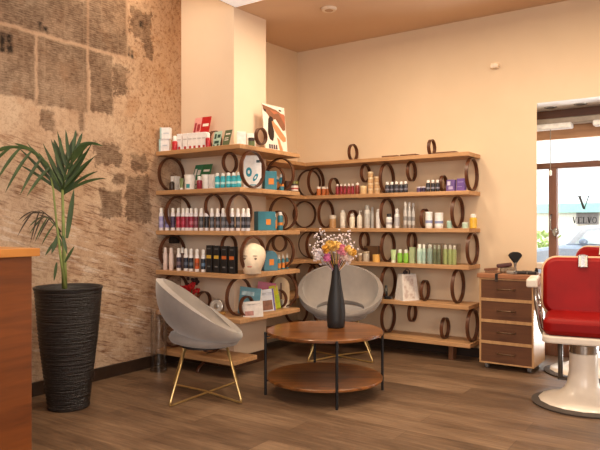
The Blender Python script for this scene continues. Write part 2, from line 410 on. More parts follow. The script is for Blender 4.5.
# ---------------------------------------------------------------- outside
GZ = -.15
struct('street', MB().box((-14, YS+.1, GZ-.1), (16, 30, GZ)), M('#a8a6a2', .9, scale=4))
fc = thing('house', 'pale house across the street with a mint green band above its wall', 'building', (0, 13, GZ))
wl = MB(); wl.box((-14, 0, 0), (16, .3, 1.70)); wl.build('lower_wall', M('#f1e8da', .9), fc)
zb0, zb1 = at(570, 212.5, Y=12.9).z-GZ, at(570, 203.5, Y=12.9).z-GZ
MB().box((-14, -.12, zb0), (16, .3, zb1)).build('band', M('#9fcfc4', .7), fc)
MB().box((-14, .02, zb1), (16, .32, 9)).build('upper_wall', M('#fbfaf6', .9), fc)
q0, q1 = at(577, 224, Y=13), at(598.5, 211, Y=13)
sh = MB(); sh.box((q0.x, -.03, q0.z-GZ), (q1.x, .05, zb0))
sw = sh.build('window', M('#6f666a', .6), fc)
g_ = MB()
for i in range(13):
    xx = q0.x+(q1.x-q0.x)*(i+.5)/13; g_.box((xx-.02, -.05, q0.z-GZ), (xx+.02, -.02, zb0))
g_.build('grille', M('#8b8480', .6), sw)
u0, u1 = at(590, 160, Y=13), at(597.5, 141, Y=13)
uw = MB().box((u0.x, -.02, u0.z-GZ), (u1.x, .1, u1.z-GZ+1)).build('upper_window', M('#c2ccd4', .4), fc)
MB().box(((u0.x+u1.x)/2-.04, -.04, u0.z-GZ), ((u0.x+u1.x)/2+.04, 0, u1.z-GZ+1)).build('window_bar', M('#f4f4f2', .6), uw)
bp = at(543, 236, Y=12.2)
bu = thing('bush', 'low green bush by the house wall beyond the parked car', 'shrub', (bp.x, bp.y, GZ))
bm_ = MB()
for i in range(260):
    a = random.uniform(0, 6.28); rr = random.uniform(0, .34); zz = random.uniform(.25, bp.z-GZ+.05)
    p = Vector((rr*math.cos(a), rr*math.sin(a)*.6, zz)); d = Vector((random.uniform(-1, 1), random.uniform(-1, 1), random.uniform(-.3, 1))).normalized()*.12; s_ = d.orthogonal().normalized()*.035
    bm_.add([p, p+d*.5+s_, p+d, p+d*.5-s_], [(0, 1, 2, 3)])
bm_.build('foliage', M('#a9c06f', .8), bu); MB().tube([(0, 0, 0), (0, 0, .6)], .03, 8).build('stem', M('#6e5a40', .8), bu)
# parked car
cy = 9.3; xws = at(560, 238, Y=cy).x; xrf = at(578, 226, Y=cy).x
car = thing('car', 'silver grey car parked outside the shopfront, bonnet and windscreen showing', 'car', (xws, cy, GZ))
rx = xrf-xws; zr = at(585, 224.2, Y=cy).z-GZ; zh = at(556, 245, Y=cy).z-GZ
prof = [(-1.15, .28), (-1.22, .55), (-1.10, .80), (-.55, zh-.09), (0, zh), (2.75, zh+.02), (3.15, zh-.02), (3.2, .5), (3.1, .28)]
body = MB(); TR = Matrix.Rotation(R(90), 4, 'X')
body.prism([(x, z) for x, z in prof], -1.7, 0, TR); bo = body.build('body', M('#8d9bad', .28, .35), car, bevel=.05)
cabn = [(0, zh-.02), (rx, zr-.03), (rx+.35, zr), (1.9, zr-.01), (2.75, zh)]
gh = MB(); gh.prism(cabn, -1.55, -.12, TR); gh.build('roof', M('#b9c2cc', .3, .3), car, bevel=.04)
for (a0, a1, c1, c0) in ((.17, rx+.12, 1.06, 1.06), (1.13, 1.13, 1.9, 2.3)):
    g2 = MB(); g2.add([(a0, -.105+.1, zh+.02), (c0, -.005, zh+.02), (c1, .0, zr-.09), (a1, .0, zr-.09)], [(0, 1, 2, 3)])
    g2.build('side_window', M('#c5d6d8', .1, 0, .8), car, loc=(0, .108, 0))
for wx in (-.55, 2.3):
    wt = MB(); wt.lathe([(.0, -.01), (.30, -.01), (.32, .03), (.32, .18), (.0, .18)], 24, Matrix.Translation((wx, 0, .32)) @ Matrix.Rotation(R(-90), 4, 'X'))
    wh = wt.build('wheel', M('#1d1d1f', .8), car, smooth='auto')
    MB().lathe([(.0, -.02), (.2, -.015), (.21, 0)], 20, Matrix.Translation((wx, -.01, .32)) @ Matrix.Rotation(R(90), 4, 'X')).build('hubcap', M('#b8bcc0', .3, .8), wh, smooth='auto')
mr = MB(); mr.ell((.30, .02, zh+.05), (.06, .05, .045)); mr.build('mirror', M('#6d7a8b', .3, .3), car, smooth=True)

# ---------------------------------------------------------------- shelving
ZA = [None, 1.913, 1.564, 1.210, .857, .498, .150]
ZK = [None]+[at(468, y_, Y=YK).z for y_ in (151.4, 190.3, 228.4, 265.8, 306.0, 344.2)]
TB = .038
boardm = wood('oak_board', '#a87a4c', '#cfa276', 'x', .5, contrast=(.3, .7))
hoopm = wood('bent_wood_hoop', '#3a1f12', '#6b3d24', 'z', .4)
def onA(px, lev, off=.10): p = at(px, 200, Y=YA+off); p.z = ZA[lev]; return p
def onB(px, lev, off=.10): p = at(px, 200, X=XB-off); p.z = ZA[lev]; return p
def onK(px, lev, off=.10): p = at(px, 200, Y=YK+off); p.z = ZK[lev]; return p
UL = thing('shelving_unit', 'oak wall shelves on bent wood hoops wrapping the cream column', 'shelf', (XC, YC-.2, 0))
UK = thing('shelving_unit', 'long oak shelves on bent wood hoops along the cream back wall', 'shelf', (-2.9, YK+.15, 0))
XR1 = at(468.8, 152, Y=YK).x; XR6 = at(470.2, 345, Y=YK).x; YBend = at(300, 200, X=XB).y; XI = -3.647
def wob(poly, amt=.006):
    out = []
    for i, (x, y) in enumerate(poly): out.append((x, y))
    return out
for k in range(1, 7):
    z = ZA[k]; lx, ly = UL.location.x, UL.location.y
    xl = wallx(YA)+.003
    if k < 6: poly = [(xl, YA), (XB, YA), (XB, YBend), (XC+.002, YBend), (XC+.002, YC-.002), (wallx(YC)+.003, YC-.002)]
    else: poly = [(xl, YA), (at(233, 356, Y=YA).x, YA), (at(233, 356, Y=YA).x, YC-.002), (wallx(YC)+.003, YC-.002)]
    m = MB(); m.prism([(x-lx, y-ly) for x, y in poly], z-TB, z); m.build('shelf', boardm, UL, bevel=.004)
    z = ZK[k]; lx, ly = UK.location.x, UK.location.y; xr = XR6 if k == 6 else XR1
    poly = [(XI, YC2+.02), (XI, YK), (xr, YK), (xr, YW-.002), (XL+.002, YW-.002), (XL+.002, YC2+.02)]
    m = MB(); m.prism([(x-lx, y-ly) for x, y in poly], z-TB, z); m.build('shelf', boardm, UK, bevel=.004)
_hm = {}
def hoop(unit, p, d, axis):
    key = (round(d, 2), axis)
    if key not in _hm:
        m = MB(); m.hoop(key[0]/2, .011, .032, 44, T=Matrix.Rotation(R(90), 4, 'Z') if axis == 'y' else None); me = m.mesh('hoop', hoopm)
        me.polygons.foreach_set('use_smooth', [True]*len(me.polygons)); me.set_sharp_from_angle(angle=R(40)); _hm[key] = me
    o = bpy.data.objects.new('hoop', _hm[key]); col.objects.link(o); o.parent = unit
    o.location = p-unit.location; return key[0]
def H(seg, px, gap, kind='big', dpx=None):
    """kind: big = spans shelf gap; hang / stand / top = small hoop of dpx pixels high"""
    Zs = ZK if seg in 'KC' else ZA; unit = UK if seg in 'KC' else UL
    if seg == 'A': p = at(px, 200, Y=YA+.165); ax = 'x'
    if seg == 'K': p = at(px, 200, Y=YK+.160); ax = 'x'
    if seg == 'B': p = at(px, 200, X=XB-.152); ax = 'y'
    if seg == 'C': p = at(px, 200, X=(XL+XI)/2); ax = 'y'
    if kind == 'big':
        zt, zb = Zs[gap]-TB, Zs[gap+1]; d = math.floor((zt-zb)*100)/100; z = zb+d/2
    else:
        d = round(dpx*mpp(p), 2)
        z = Zs[gap]-TB-d/2 if kind == 'hang' else Zs[gap+(0 if kind == 'top' else 1)]+d/2
    p.z = z; hoop(unit, p, d, ax)
for a in [('A', 171.5, 1), ('A', 230, 1, 'hang', 21), ('A', 252.5, 1), ('B', 280, 1), ('B', 274, 1, 'stand', 25),
          ('A', 261, 1, 'top', 17), ('A', 215, 1, 'top', 18),
          ('A', 178.5, 2), ('A', 214, 2, 'hang', 26), ('A', 239.5, 2), ('B', 283, 2), ('B', 279, 2, 'stand', 20),
          ('A', 172.5, 3), ('A', 229, 3, 'hang', 22), ('A', 253, 3), ('B', 280, 3), ('B', 279.5, 3, 'hang', 17),
          ('A', 239, 4), ('A', 246.5, 4, 'stand', 21), ('A', 203.5, 4, 'stand', 21), ('B', 283, 4), ('B', 279, 4, 'stand', 18), ('A', 175, 4),
          ('A', 175, 5), ('A', 212, 5),
          ('C', 309, 1), ('K', 316, 1), ('K', 334, 1, 'stand', 18), ('K', 365.5, 1, 'hang', 18), ('K', 387, 1), ('K', 411.5, 1, 'hang', 20), ('K', 443.3, 1, 'stand', 17), ('K', 471.8, 1),
          ('K', 353, 1, 'top', 17), ('K', 431.7, 1, 'top', 16.5),
          ('C', 304.5, 2), ('K', 326, 2), ('K', 352.8, 2, 'stand', 18), ('K', 387.3, 2), ('K', 424.8, 2, 'stand', 20), ('K', 457.5, 2),
          ('C', 310, 3), ('K', 314, 3), ('K', 364.5, 3, 'hang', 18), ('K', 388, 3), ('K', 412, 3, 'hang', 19.5), ('K', 472.5, 3),
          ('K', 388.5, 4), ('K', 425, 4, 'stand', 20.5), ('K', 458, 4), ('K', 316, 4), ('C', 306, 4),
          ('K', 388.2, 5), ('K', 412.3, 5, 'hang', 18), ('K', 445, 5, 'stand', 20.5), ('K', 472.5, 5), ('K', 322, 5), ('C', 296, 5)]:
    H(*a)
# half hoop feet under the lowest boards of the column unit, short wooden feet under the back unit
for px in (167, 209):
    p = at(px, 200, Y=YA+.165); m = MB(); m.hoop(.15, .012, .03, 24, 0, math.pi, T=Matrix.Scale(.58, 4, (0, 0, 1)))
    o = m.build('foot', hoopm, UL, smooth=True); o.location = Vector((p.x, p.y, 0))-UL.location
for px in (452.5, 330):
    p = at(px, 200, Y=YK+.12); m = MB(); m.box((-.022, -.05, 0), (.022, .05, ZK[6]-TB))
    o = m.build('foot', wood('foot_wood', '#5a3822', '#774d30', 'z'), UK, bevel=.004); o.location = p-UK.location; o.location.z = 0

# ---------------------------------------------------------------- products
WHT = M('#f3efe9', .35); 
def bottle(name, label, cat, P, hpx, wpx, bodyc, capc='#f3efe9', labc=None, style='spray', group=None, rough=.3, capfrac=.22, two=None):
    k = mpp(P); h = hpx*k; r = wpx*k*.465
    o = thing(name, label, cat, P, random.uniform(-.4, .4), group)
    bmat = bodyc if not isinstance(bodyc, str) else M(bodyc, rough); cmat = M(capc, .35)
    hb = h*(1-capfrac)
    if style == 'spray':
        MB().lathe([(r*.9, 0), (r, .004), (r, hb*.9), (r*.78, hb*.98), (r*.66, hb)], 18).build('body', bmat, o, smooth='auto')
        MB().lathe([(r*.72, hb), (r*.72, h*.96), (r*.5, h), (0, h)], 16).build('cap', cmat, o, smooth='auto')
    elif style == 'jar':
        MB().lathe([(r*.92, 0), (r, .004), (r, hb)], 20).build('body', bmat, o, smooth='auto')
        MB().lathe([(r*1.03, hb), (r*1.03, h-.003), (r*.96, h), (0, h)], 20).build('lid', cmat, o, smooth='auto')
    elif style == 'pump':
        MB().lathe([(r*.9, 0), (r, .004), (r, hb*.82), (r*.5, hb), (r*.35, hb)], 18).build('body', bmat, o, smooth='auto')
        pm = MB(); pm.lathe([(r*.38, hb), (r*.38, hb+(h-hb)*.45), (r*.15, hb+(h-hb)*.5), (r*.15, h)], 12); pm.box((-r*.2, -r*.2, h-.006), (r*.9, r*.2, h+.004)); pm.build('pump', cmat, o, smooth='auto')
    elif style == 'tube':
        vs = []; n = 16
        MBt = MB(); MBt.lathe([(r*.7, 0), (r*.7, h*capfrac)], 16); MBt.build('cap', cmat, o, smooth='auto')
        b_ = MB(); rows = []
        for j in range(6):
            t_ = j/5
            for i in range(n):
                a = 2*math.pi*i/n; b_.v.append((r*(.72+.28*t_)*math.cos(a), r*(.72*(1-t_)+.05)*math.sin(a), h*capfrac+(h*(1-capfrac))*t_))
        for j in range(5):
            for i in range(n):
                q = (i+1) % n; b_.f.append((j*n+i, j*n+q, (j+1)*n+q, (j+1)*n+i)); b_.mi.append(0)
        b_.f.append(tuple(range(5*n, 6*n))); b_.mi.append(0)
        b_.build('body', bmat, o, smooth='auto')
    elif style == 'dropper':
        MB().lathe([(r*.9, 0), (r, .003), (r, hb*.75), (r*.4, hb), (r*.3, hb)], 16).build('body', bmat, o, smooth='auto')
        MB().lathe([(r*.42, hb), (r*.42, hb+(h-hb)*.4), (r*.2, hb+(h-hb)*.5), (r*.14, h), (0, h)], 12).build('cap', cmat, o, smooth='auto')
    if labc:
        hi = {'jar': .8, 'spray': .78, 'pump': .7, 'tube': 0, 'dropper': .62}[style]
        if hi:
            MB().lathe([(r*1.012, hb*.16), (r*1.012, hb*hi)], 20, cap=False).build('label_band', M(labc, .4), o, smooth=True)
            if two: MB().lathe([(r*1.02, hb*.34), (r*1.02, hb*.52)], 20, cap=False).build('label_print', M(two, .4), o, smooth=True)
    return o
def carton(name, label, cat, P, wpx, hpx, dep, colr, rz=0, mark=None, mcol=None, group=None, tilt=0, side=None, rough=.45):
    """box standing with its front towards the shelf front; mark=(x0,x1,z0,z1) fractions of a printed patch"""
    k = mpp(P); h = hpx*k; w_ = wpx*k
    o = thing(name, label, cat, P, rz, group)
    m = MB(); m.mat(0).box((-w_/2, -dep/2, 0), (w_/2, dep/2, h))
    if tilt: o.rotation_euler.x = tilt
    o2 = m.build('box', M(colr, rough), o, bevel=.002)
    for (x0, x1, z0, z1, mc) in (mark or []):
        mm = MB(); mm.box((-w_/2+w_*x0, -dep/2-.0015, h*z0), (-w_/2+w_*x1, -dep/2-.0002, h*z1)); mm.build('printed_patch', M(mc, .5), o)
    return o
RB = R(90)      # boxes on the side of the column face +x
RC = R(38)
# --- column unit, top board
WL = 'newspaper wall'
p = onA(165.0, 1, .065); o = carton('carton', 'lower white carton of the two stacked beside the newspaper wall on the top board', 'box', p, 10.5, 12.5, .055, '#eceaea', R(30), [(.0, .16, 0, 1, '#a9c8c4'), (.35, .8, .45, .55, '#c9cdd6')])
q = p.copy(); q.z += 12.5*mpp(p); q.x += .012
carton('carton', 'upper white carton resting on another carton beside the newspaper wall', 'box', q, 10.5, 11.5, .055, '#eceaea', R(30), [(.0, .16, 0, 1, '#a9c8c4'), (.35, .85, .45, .55, '#c9cdd6')])
bottle('bottle', 'red bottle with white cap next to the stacked white cartons', 'bottle', onA(174.8, 1, .055), 15, 6, '#b81f26', capfrac=.35)
for i, px in enumerate((180.8, 186.6, 191.6, 196, 200.7, 205.3)):
    carton('carton', '%s narrow white carton with a red emblem counting from the newspaper wall, top board' % ORD[i], 'box', onA(px, 1, .10+.004*i), 5.6, 17, .05, '#f0ecea', R(10), [(.3, .75, .04, .24, '#a8242b'), (.15, .85, .62, .68, '#c8c2c0')], group='narrow white cartons on the top board')
bottle('bottle', 'red bottle with white cap beside the mint leaflet on the top board', 'bottle', onA(208, 1, .06), 15, 5.5, '#a71d28', capfrac=.33)
def leaflet(label, P, wpx, hpx, cols, rz=0, tilt=-.25, fold=.35, shear=0, cat='leaflet'):
    k = mpp(P); h = hpx*k; w_ = wpx*k; o = thing('leaflet', label, cat, P, rz)
    for i, (cc, pr) in enumerate(cols):
        x0 = -w_/2+w_*i/len(cols); x1 = x0+w_/len(cols); s = shear*h
        y0, y1 = (0, -fold*.03) if i % 2 == 0 else (-fold*.03, 0)
        b_ = abs(tilt)*h
        pg = MB(); pg.add([(x0, y0, 0), (x1, y1, 0), (x1+s, y1+b_, h), (x0+s, y0+b_, h), (x0, y0+.002, 0), (x1, y1+.002, 0), (x1+s, y1+b_+.002, h), (x0+s, y0+b_+.002, h)],
               [(0, 1, 2, 3), (7, 6, 5, 4), (0, 4, 5, 1), (1, 5, 6, 2), (2, 6, 7, 3), (3, 7, 4, 0)])
        po = pg.build('page', M(cc, .4), o)
        if pr:
            def pt(u_, v_, d): return (x0+(x1-x0)*u_+s*v_, y0+(y1-y0)*u_+b_*v_-d, h*v_)
            pp = MB(); rnd = random.Random(hash(label) % 1000)
            for (u0_, u1_, v0_, v1_) in pr: pp.add([pt(u0_, v0_, .0012), pt(u1_, v0_, .0012), pt(u1_, v1_, .0012), pt(u0_, v1_, .0012)], [(0, 1, 2, 3)])
            pp.build('page_print', M('#f1e8dc' if cc not in ('#f0a9a4', '#b9d8c4') else ('#a8323a' if cc == '#f0a9a4' else '#23463c'), .5), o)
    return o
BL1 = [(.12, .38, .55, .85), (.5, .9, .6, .8), (.2, .8, .25, .42), (.15, .3, .08, .2), (.6, .85, .1, .22)]
BL2 = [(.2, .85, .72, .80), (.2, .7, .5, .55), (.2, .75, .38, .43)]
q = onA(197, 1, .19); leaflet('red and pink folded leaflet standing up behind the white cartons', Vector((q.x, q.y, q.z+.0)), 22, 34, [('#f0a9a4', BL1), ('#c01f22', BL2)], R(0), -.1, .3, .16)
leaflet('mint leaflet with dark pattern at the column edge, top board', onA(216, 1, .09), 11, 16.5, [('#b9d8c4', BL1)], 0, -.2, .3, .05)
leaflet('dark olive leaflet beside the mint one on the top board', onA(225.5, 1, .09), 10, 17, [('#5d6b4c', BL2)], 0, -.2, .3, .12)
carton('carton', 'plain white carton on the column corner of the top board', 'box', onB(241.5, 1, .12), 9, 14.5, .08, '#efe9e3', RC)
carton('carton', 'white carton with pale print next to the hoop, top board', 'box', onB(250.5, 1, .15), 9, 15, .07, '#ece6df', R(50), [(.1, .9, .6, .66, '#cfc8c0')])
bottle('jar', 'dark little jar with green label before the white cartons', 'jar', onB(251.5, 1, .06), 9, 7, '#3a2a26', '#2a2020', '#5f7042', style='jar')
# poster board of a dancer
p = onB(277, 1, .17); k = mpp(p); pw, ph = .30, 49*k
po = thing('poster_board', 'tall leaning advertising board of a long haired woman raising her arms', 'poster', p, R(84))
pm = [M('#efe2d4', .5), M('#8a5a40', .5), M('#2a1a16', .5), M('#c98a5e', .5), M('#4a4048', .5), M('#b56a4a', .5)]
b_ = MB(); Tp = Matrix.Rotation(R(-6), 4, 'X')
b_.mat(0).box((-pw/2, 0, 0), (pw/2, .008, ph), Tp)
def sh_(idx, pts, lift): b_.mat(idx).add([(x*pw-pw/2, -.0008*lift, z*ph) for x, z in pts], [tuple(range(len(pts)))], Tp)
sh_(1, [(.0, .98), (.02, .88), (.2, .80), (.35, .68), (.55, .72), (.85, .50), (.97, .52), (1, .82), (.6, .92)], 1)
sh_(5, [(.3, .9), (.5, .82), (.7, .86), (.9, .7), (.98, .6), (.97, .85)], 2)
sh_(3, [(.42, .66), (.62, .58), (.9, .40), (.97, .36), (.95, .28), (.82, .26), (.66, .34), (.52, .44), (.44, .52)], 2)
sh_(2, [(.22, .70), (.30, .77), (.42, .74), (.46, .66), (.40, .58), (.44, .46), (.42, .34), (.36, .25), (.22, .28), (.16, .40), (.18, .56)], 3)
sh_(3, [(.36, .66), (.44, .68), (.5, .62), (.47, .55), (.40, .54)], 4)
sh_(3, [(.55, .34), (.66, .30), (.78, .1), (.74, .02), (.66, .02), (.60, .18)], 3)
for i in range(4): sh_(4, [(.16+.1*i, .09), (.23+.1*i, .09), (.23+.1*i, .18), (.16+.1*i, .18)], 4)
sh_(2, [(.05, .90), (.14, .88), (.13, .83), (.05, .85)], 4); sh_(2, [(.72, .94), (.84, .93), (.84, .90), (.72, .90)], 4)
b_.build('printed_board', pm, po)
ft = MB(); ft.add([(-.03, .01, 0), (.03, .01, 0), (0, .01+ph*.10, .0), (0, .03, ph*.5)], [(0, 1, 3), (0, 3, 2), (1, 2, 3), (0, 2, 1)]); ft.build('strut', M('#8a7a68', .7), po)
# --- column unit, second board
bottle('bottle', 'small brown pump bottle nearest the newspaper wall on the second board', 'bottle', onA(172, 2, .06), 13, 5.5, '#3a2c26', '#efeae4', style='pump', capfrac=.3)
carton('carton', 'white carton behind the brown pump bottle on the second board', 'box', onA(175.5, 2, .16), 7, 15, .06, '#ece7e2', 0)
bottle('tube', 'olive green tube standing beside the brown pump bottle', 'tube', onA(181.5, 2, .08), 12, 5, '#7d8a5b', '#efeae4', style='tube')
def tub(label, P, wpx, hpx, dot=None):
    k = mpp(P); r = wpx*k/2; h = hpx*k; o = thing('tub', label, 'tub', P, 0)
    MB().lathe([(r*.84, 0), (r*.86, .003), (r*.98, h*.93), (r*1.02, h*.94), (r*1.02, h), (0, h)], 24).build('body', WHT, o, smooth='auto')
    if dot:
        a0 = -math.pi/2+TH*.6; q = MB(); n = 8
        for i in range(n):
            a, b2 = a0-.35+.7*i/n, a0-.35+.7*(i+1)/n; rr = r*.93
            q.add([(rr*math.cos(a), rr*math.sin(a), h*.12), (rr*math.cos(b2), rr*math.sin(b2), h*.12), (rr*1.0*math.cos(b2), rr*math.sin(b2), h*.38), (rr*math.cos(a), rr*math.sin(a), h*.38)], [(0, 1, 2, 3)])
        q.build('printed_patch', M(dot, .5), o)
tub('big white tub with teal mark on the second board', onA(190, 2, .09), 11.5, 15, '#2a8f96')
bottle('bottle', 'crimson bottle with white cap between white tubs on the second board', 'bottle', onA(199.5, 2, .05), 13, 6, '#8f2236', capfrac=.3)
tub('plain white tub behind the crimson bottle on the second board', onA(206, 2, .14), 9, 15)
carton('carton', 'white carton between the plain tub and the turquoise bottles', 'box', onA(213, 2, .14), 5.5, 15, .05, '#eee9e4', 0)
q = onA(197.5, 2, .20); leaflet('green leaflet standing behind the white tubs', q, 23, 26, [('#2f7a55', BL1), ('#276b3f', BL2)], 0, -.1, .3, .25)
for i, px in enumerate((217.5, 223, 228.6, 233.8, 238.8)):
    bottle('bottle', '%s turquoise bottle with white cap counting from the newspaper wall, second board' % ORD[i], 'bottle', onA(px, 2, .07+.02*(i % 2)), 15.5, 5.4, '#2ba3b4', labc='#38b4c2', two='#c3e8ea', capfrac=.2, group='turquoise bottles on the second board')
# display card with teal dots
p = onA(252.5, 2, .26); k = mpp(p); w_, h_ = 17*k*1.05, 33.5*k
dc = thing('display_card', 'white rounded display card with two teal blots inside the corner hoop', 'sign', p, R(30))
def rrect(w, h, r, n=6):
    pts = []
    for cx, cy_, a0 in ((w/2-r, h-r, 0), (-w/2+r, h-r, 90), (-w/2+r, r, 180), (w/2-r, r, 270)):
        for i in range(n+1): a = R(a0+90*i/n); pts.append((cx+r*math.cos(a), cy_+r*math.sin(a)))
    return pts
XZ = Matrix.Rotation(R(90), 4, 'X')
m = MB(); m.prism(rrect(w_, h_, .02), -.003, .003, XZ); m.build('card', M('#f2efec', .4), dc)
m = MB()
for cx, cz, ra, rb_, an in ((-.2, .50, .13, .17, 0), (.17, .34, .08, .15, -30)):
    pts = []
    for i in range(20):
        a = 2*math.pi*i/20; x, z = ra*w_*1.3*math.cos(a), rb_*h_*.85*math.sin(a); s_ = math.radians(an)
        pts.append((cx*w_+x*math.cos(s_)-z*math.sin(s_), cz*h_+x*math.sin(s_)+z*math.cos(s_)))
    inn = [(cx*w_+(x-cx*w_)*.4, cz*h_+(z-cz*h_)*.4) for x, z in pts]
    for i in range(20):
        j = (i+1) % 20; m.add([(pts[i][0], -.0045, pts[i][1]), (pts[j][0], -.0045, pts[j][1]), (inn[j][0], -.0045, inn[j][1]), (inn[i][0], -.0045, inn[i][1])], [(0, 1, 2, 3)])
m.box((-.12*w_, -.0045, .10*h_), (.22*w_, -.0035, .13*h_))
m.build('blot_print', M('#1f8fa6', .5), dc)
m = MB(); m.box((.22*w_, -.0045, .78*h_), (.42*w_, -.0035, .86*h_)); m.build('logo_print', M('#3a4a4c', .5), dc)
TEAL = '#34798c'; ORG = '#d9822f'
BF = RB-R(28)
carton('carton', 'teal carton with an orange square on the second board of the column side', 'box', onB(269.5, 2, .09), 13, 19, .06, TEAL, BF, [(.3, .75, .3, .62, ORG)])
bottle('bottle', 'orange banded bottle half hidden behind its teal neighbour, second board', 'bottle', onB(277, 2, .14), 15, 5, TEAL, labc=ORG, capfrac=.2)
bottle('bottle', 'teal bottle with orange band and white cap beside the dark jar', 'bottle', onB(281.6, 2, .07), 17, 5.2, TEAL, labc=TEAL, two=ORG, capfrac=.2)
carton('carton', 'small brown carton near the end of the second board', 'box', onB(287.5, 2, .12), 5, 11, .05, '#4a2c20', BF)
bottle('jar', 'dark jar with red and white label at the end of the second board', 'jar', onB(294.5, 2, .09), 11, 8.5, '#3a2a20', '#6d6b2a', '#d8c9bc', style='jar', two='#a33228', capfrac=.25)
# --- column unit, third board: long row of white capped bottles
cols3 = [('lilac', '#9d97c9', '#b5b0d8'), ('pale violet', '#8079a8', '#57507a'), ('plum', '#4a3a58', '#3c2e4c'), ('scarlet', '#b92a40', '#d0485a'), ('ruby', '#a01f3a', '#b83a52'), ('deep wine', '#7d1b33', '#7d1b33'),
         ('crimson', '#9c2440', '#c06a78'), ('maroon', '#6d2a3a', '#8e5a66'), ('charcoal', '#3a3a40', '#6a6a70'), ('black', '#1e1c20', '#1e1c20'), ('slate', '#45464e', '#70717a'), ('dark grey', '#35343a', '#6a6874'), ('ash', '#4c4b50', '#77767c'),
         ('graphite', '#3c3a40', '#66646c'), ('ink', '#2c2b31', '#6b6974'), ('smoke', '#38363c', '#74727a'), ('coal', '#2b2a30', '#6d6b74'), ('soot', '#302e34', '#66646c')]
xs3 = [161.3, 167.2, 173, 178.5, 183.3, 187.2, 191.3, 196, 201.3, 206.7, 212, 217.8, 223.2, 227.6, 232.2, 238, 243.4, 248]
for i, (px, (nm, c1, c2)) in enumerate(zip(xs3, cols3)):
    bottle('bottle', '%s bottle with white cap, %s from the newspaper wall on the third board' % (nm, ORD[i]), 'bottle', onA(px, 3, .04 if i == 0 else (.06 if i % 3 else .085)), 22.5, 4.9, '#e9e4e6', labc=c1, two=c2, capfrac=.2, group='white capped bottles on the third board')
carton('carton', 'large teal carton with an orange square on the third board', 'box', onB(264.8, 3, .10), 19, 19, .09, TEAL, BF, [(.45, .72, .3, .6, ORG)])
bottle('bottle', 'orange banded bottle beside the large teal carton', 'bottle', onB(274.3, 3, .06), 17, 5, TEAL, '#e9e4e0', ORG, capfrac=.2)
bottle('bottle', 'white capped teal bottle with orange patch, end of the third board', 'bottle', onB(280.3, 3, .08), 18.5, 5.8, TEAL, labc=TEAL, two=ORG, capfrac=.18)
# --- column unit, fourth board
for i, px in enumerate((165.3, 171.2)):
    bottle('bottle', ('pale pink bottle nearest the newspaper wall on the fourth board', 'pale pink bottle beside its twin and a dark bottle, fourth board')[i], 'bottle', onA(px, 4, .06), 22.5, 5, '#e6cfc4', '#ead9d0', capfrac=.22, group='pale pink bottles')
for px, nm, c1, c2, c0 in ((178.8, 'plum and white bottle after the pale pink pair', '#3f3244', '#7d6a70', '#efeae8'), (182.4, 'brown bottle half hidden behind the plum one', '#5d4034', '#5d4034', '#5d4034'), (186, 'navy and white bottle before the orange one, fourth board', '#23283a', '#5a6272', '#efeae8'), (191, 'slim black bottle beside the orange one', '#25262f', '#66707a', '#efeae8'),
                       (197, 'orange bottle with white cap on the fourth board', '#c85a22', '#8e3a1c', '#efeae8'), (203.9, 'dark blue bottle next to the tall black cartons', '#1d2433', '#5c7896', '#efeae8')):
    bottle('bottle', nm, 'bottle', onA(px-(.6 if px > 203 else 0), 4, .065 if px != 182.4 else .12), 22.5, 5, c0, labc=c1, two=c2, capfrac=.24)
for i, px in enumerate((210.6, 218, 225.7, 233.4)):
    carton('carton', '%s tall black carton with a bright slash counting from the orange bottle' % ORD[i], 'box', onA(px, 4, .07), 6.9, 27, .05, '#17171a', R(6), [(.1, .9, .52, .64, ('#c9a23a', '#c9a23a', '#c0622a', '#c0622a')[i]), (.25, .75, .2, .25, '#6a6a6c'), (.2, .8, .86, .9, '#5a5a5c')], group='tall black cartons')
# mannequin head
p = onA(252.5, 4, .16); k = mpp(p)
mh = thing('mannequin_head', 'cream mannequin head standing inside the corner hoop', 'mannequin head', p, R(-62))   # faces +x local
def head_mesh():
    hgt = .30; b_ = MB(); n = 28; rows = [(.08, .075, .06, .0), (.086, .085, .064, .0), (.095, .082, .062, .008), (.105, .083, .064, .014), (.125, .092, .072, .016), (.15, .1, .083, .012), (.18, .104, .092, .006), (.21, .106, .096, .0), (.24, .102, .092, -.004), (.265, .088, .078, -.006), (.285, .062, .054, -.006), (.297, .03, .026, -.006), (.30, .0, .0, -.006)]
    for (z, a, c, cx) in rows:
        for i in range(n):
            t = 2*math.pi*i/n; x = cx+a*math.cos(t); y = c*math.sin(t)
            front = max(0, math.cos(t))
            if front > .9:
                if .165 < z < .19: x += .022*(front-.9)*10        # nose
                if .195 < z < .22: x -= .004
                if .12 < z < .14: x += .006
            b_.v.append((x, y, z))
    for j in range(len(rows)-1):
        for i in range(n):
            q = (i+1) % n; b_.f.append((j*n+i, j*n+q, (j+1)*n+q, (j+1)*n+i)); b_.mi.append(0)
    return b_
s_ = 30.5*k/.22; p.z -= .08*s_; mh.location = p
ho = head_mesh().build('head', M('#e8d5bb', .55), mh, smooth=True); ho.scale = (s_, s_, s_)
fe = MB()
for sgn in (-1, 1):
    fe.ell((.100, sgn*.036, .192), (.006, .016, .007), 10)
    fe.ell((.101, sgn*.038, .212), (.004, .02, .003), 8)
e_ = fe.build('eye', M('#6a5848', .5), mh, smooth=True); e_.scale = (s_, s_, s_)
lp = MB(); lp.ell((.110, 0, .136), (.006, .02, .006), 10); l_ = lp.build('lips', M('#c07a68', .5), mh, smooth=True); l_.scale = (s_, s_, s_)
nz = MB(); nz.add([(.098, -.012, .155), (.098, .012, .155), (.098, 0, .205), (.128, 0, .162)], [(0, 1, 3), (0, 3, 2), (1, 2, 3)]); n_ = nz.build('nose', M('#e8d5bb', .55), mh, subsurf=1, smooth=True); n_.scale = (s_, s_, s_)
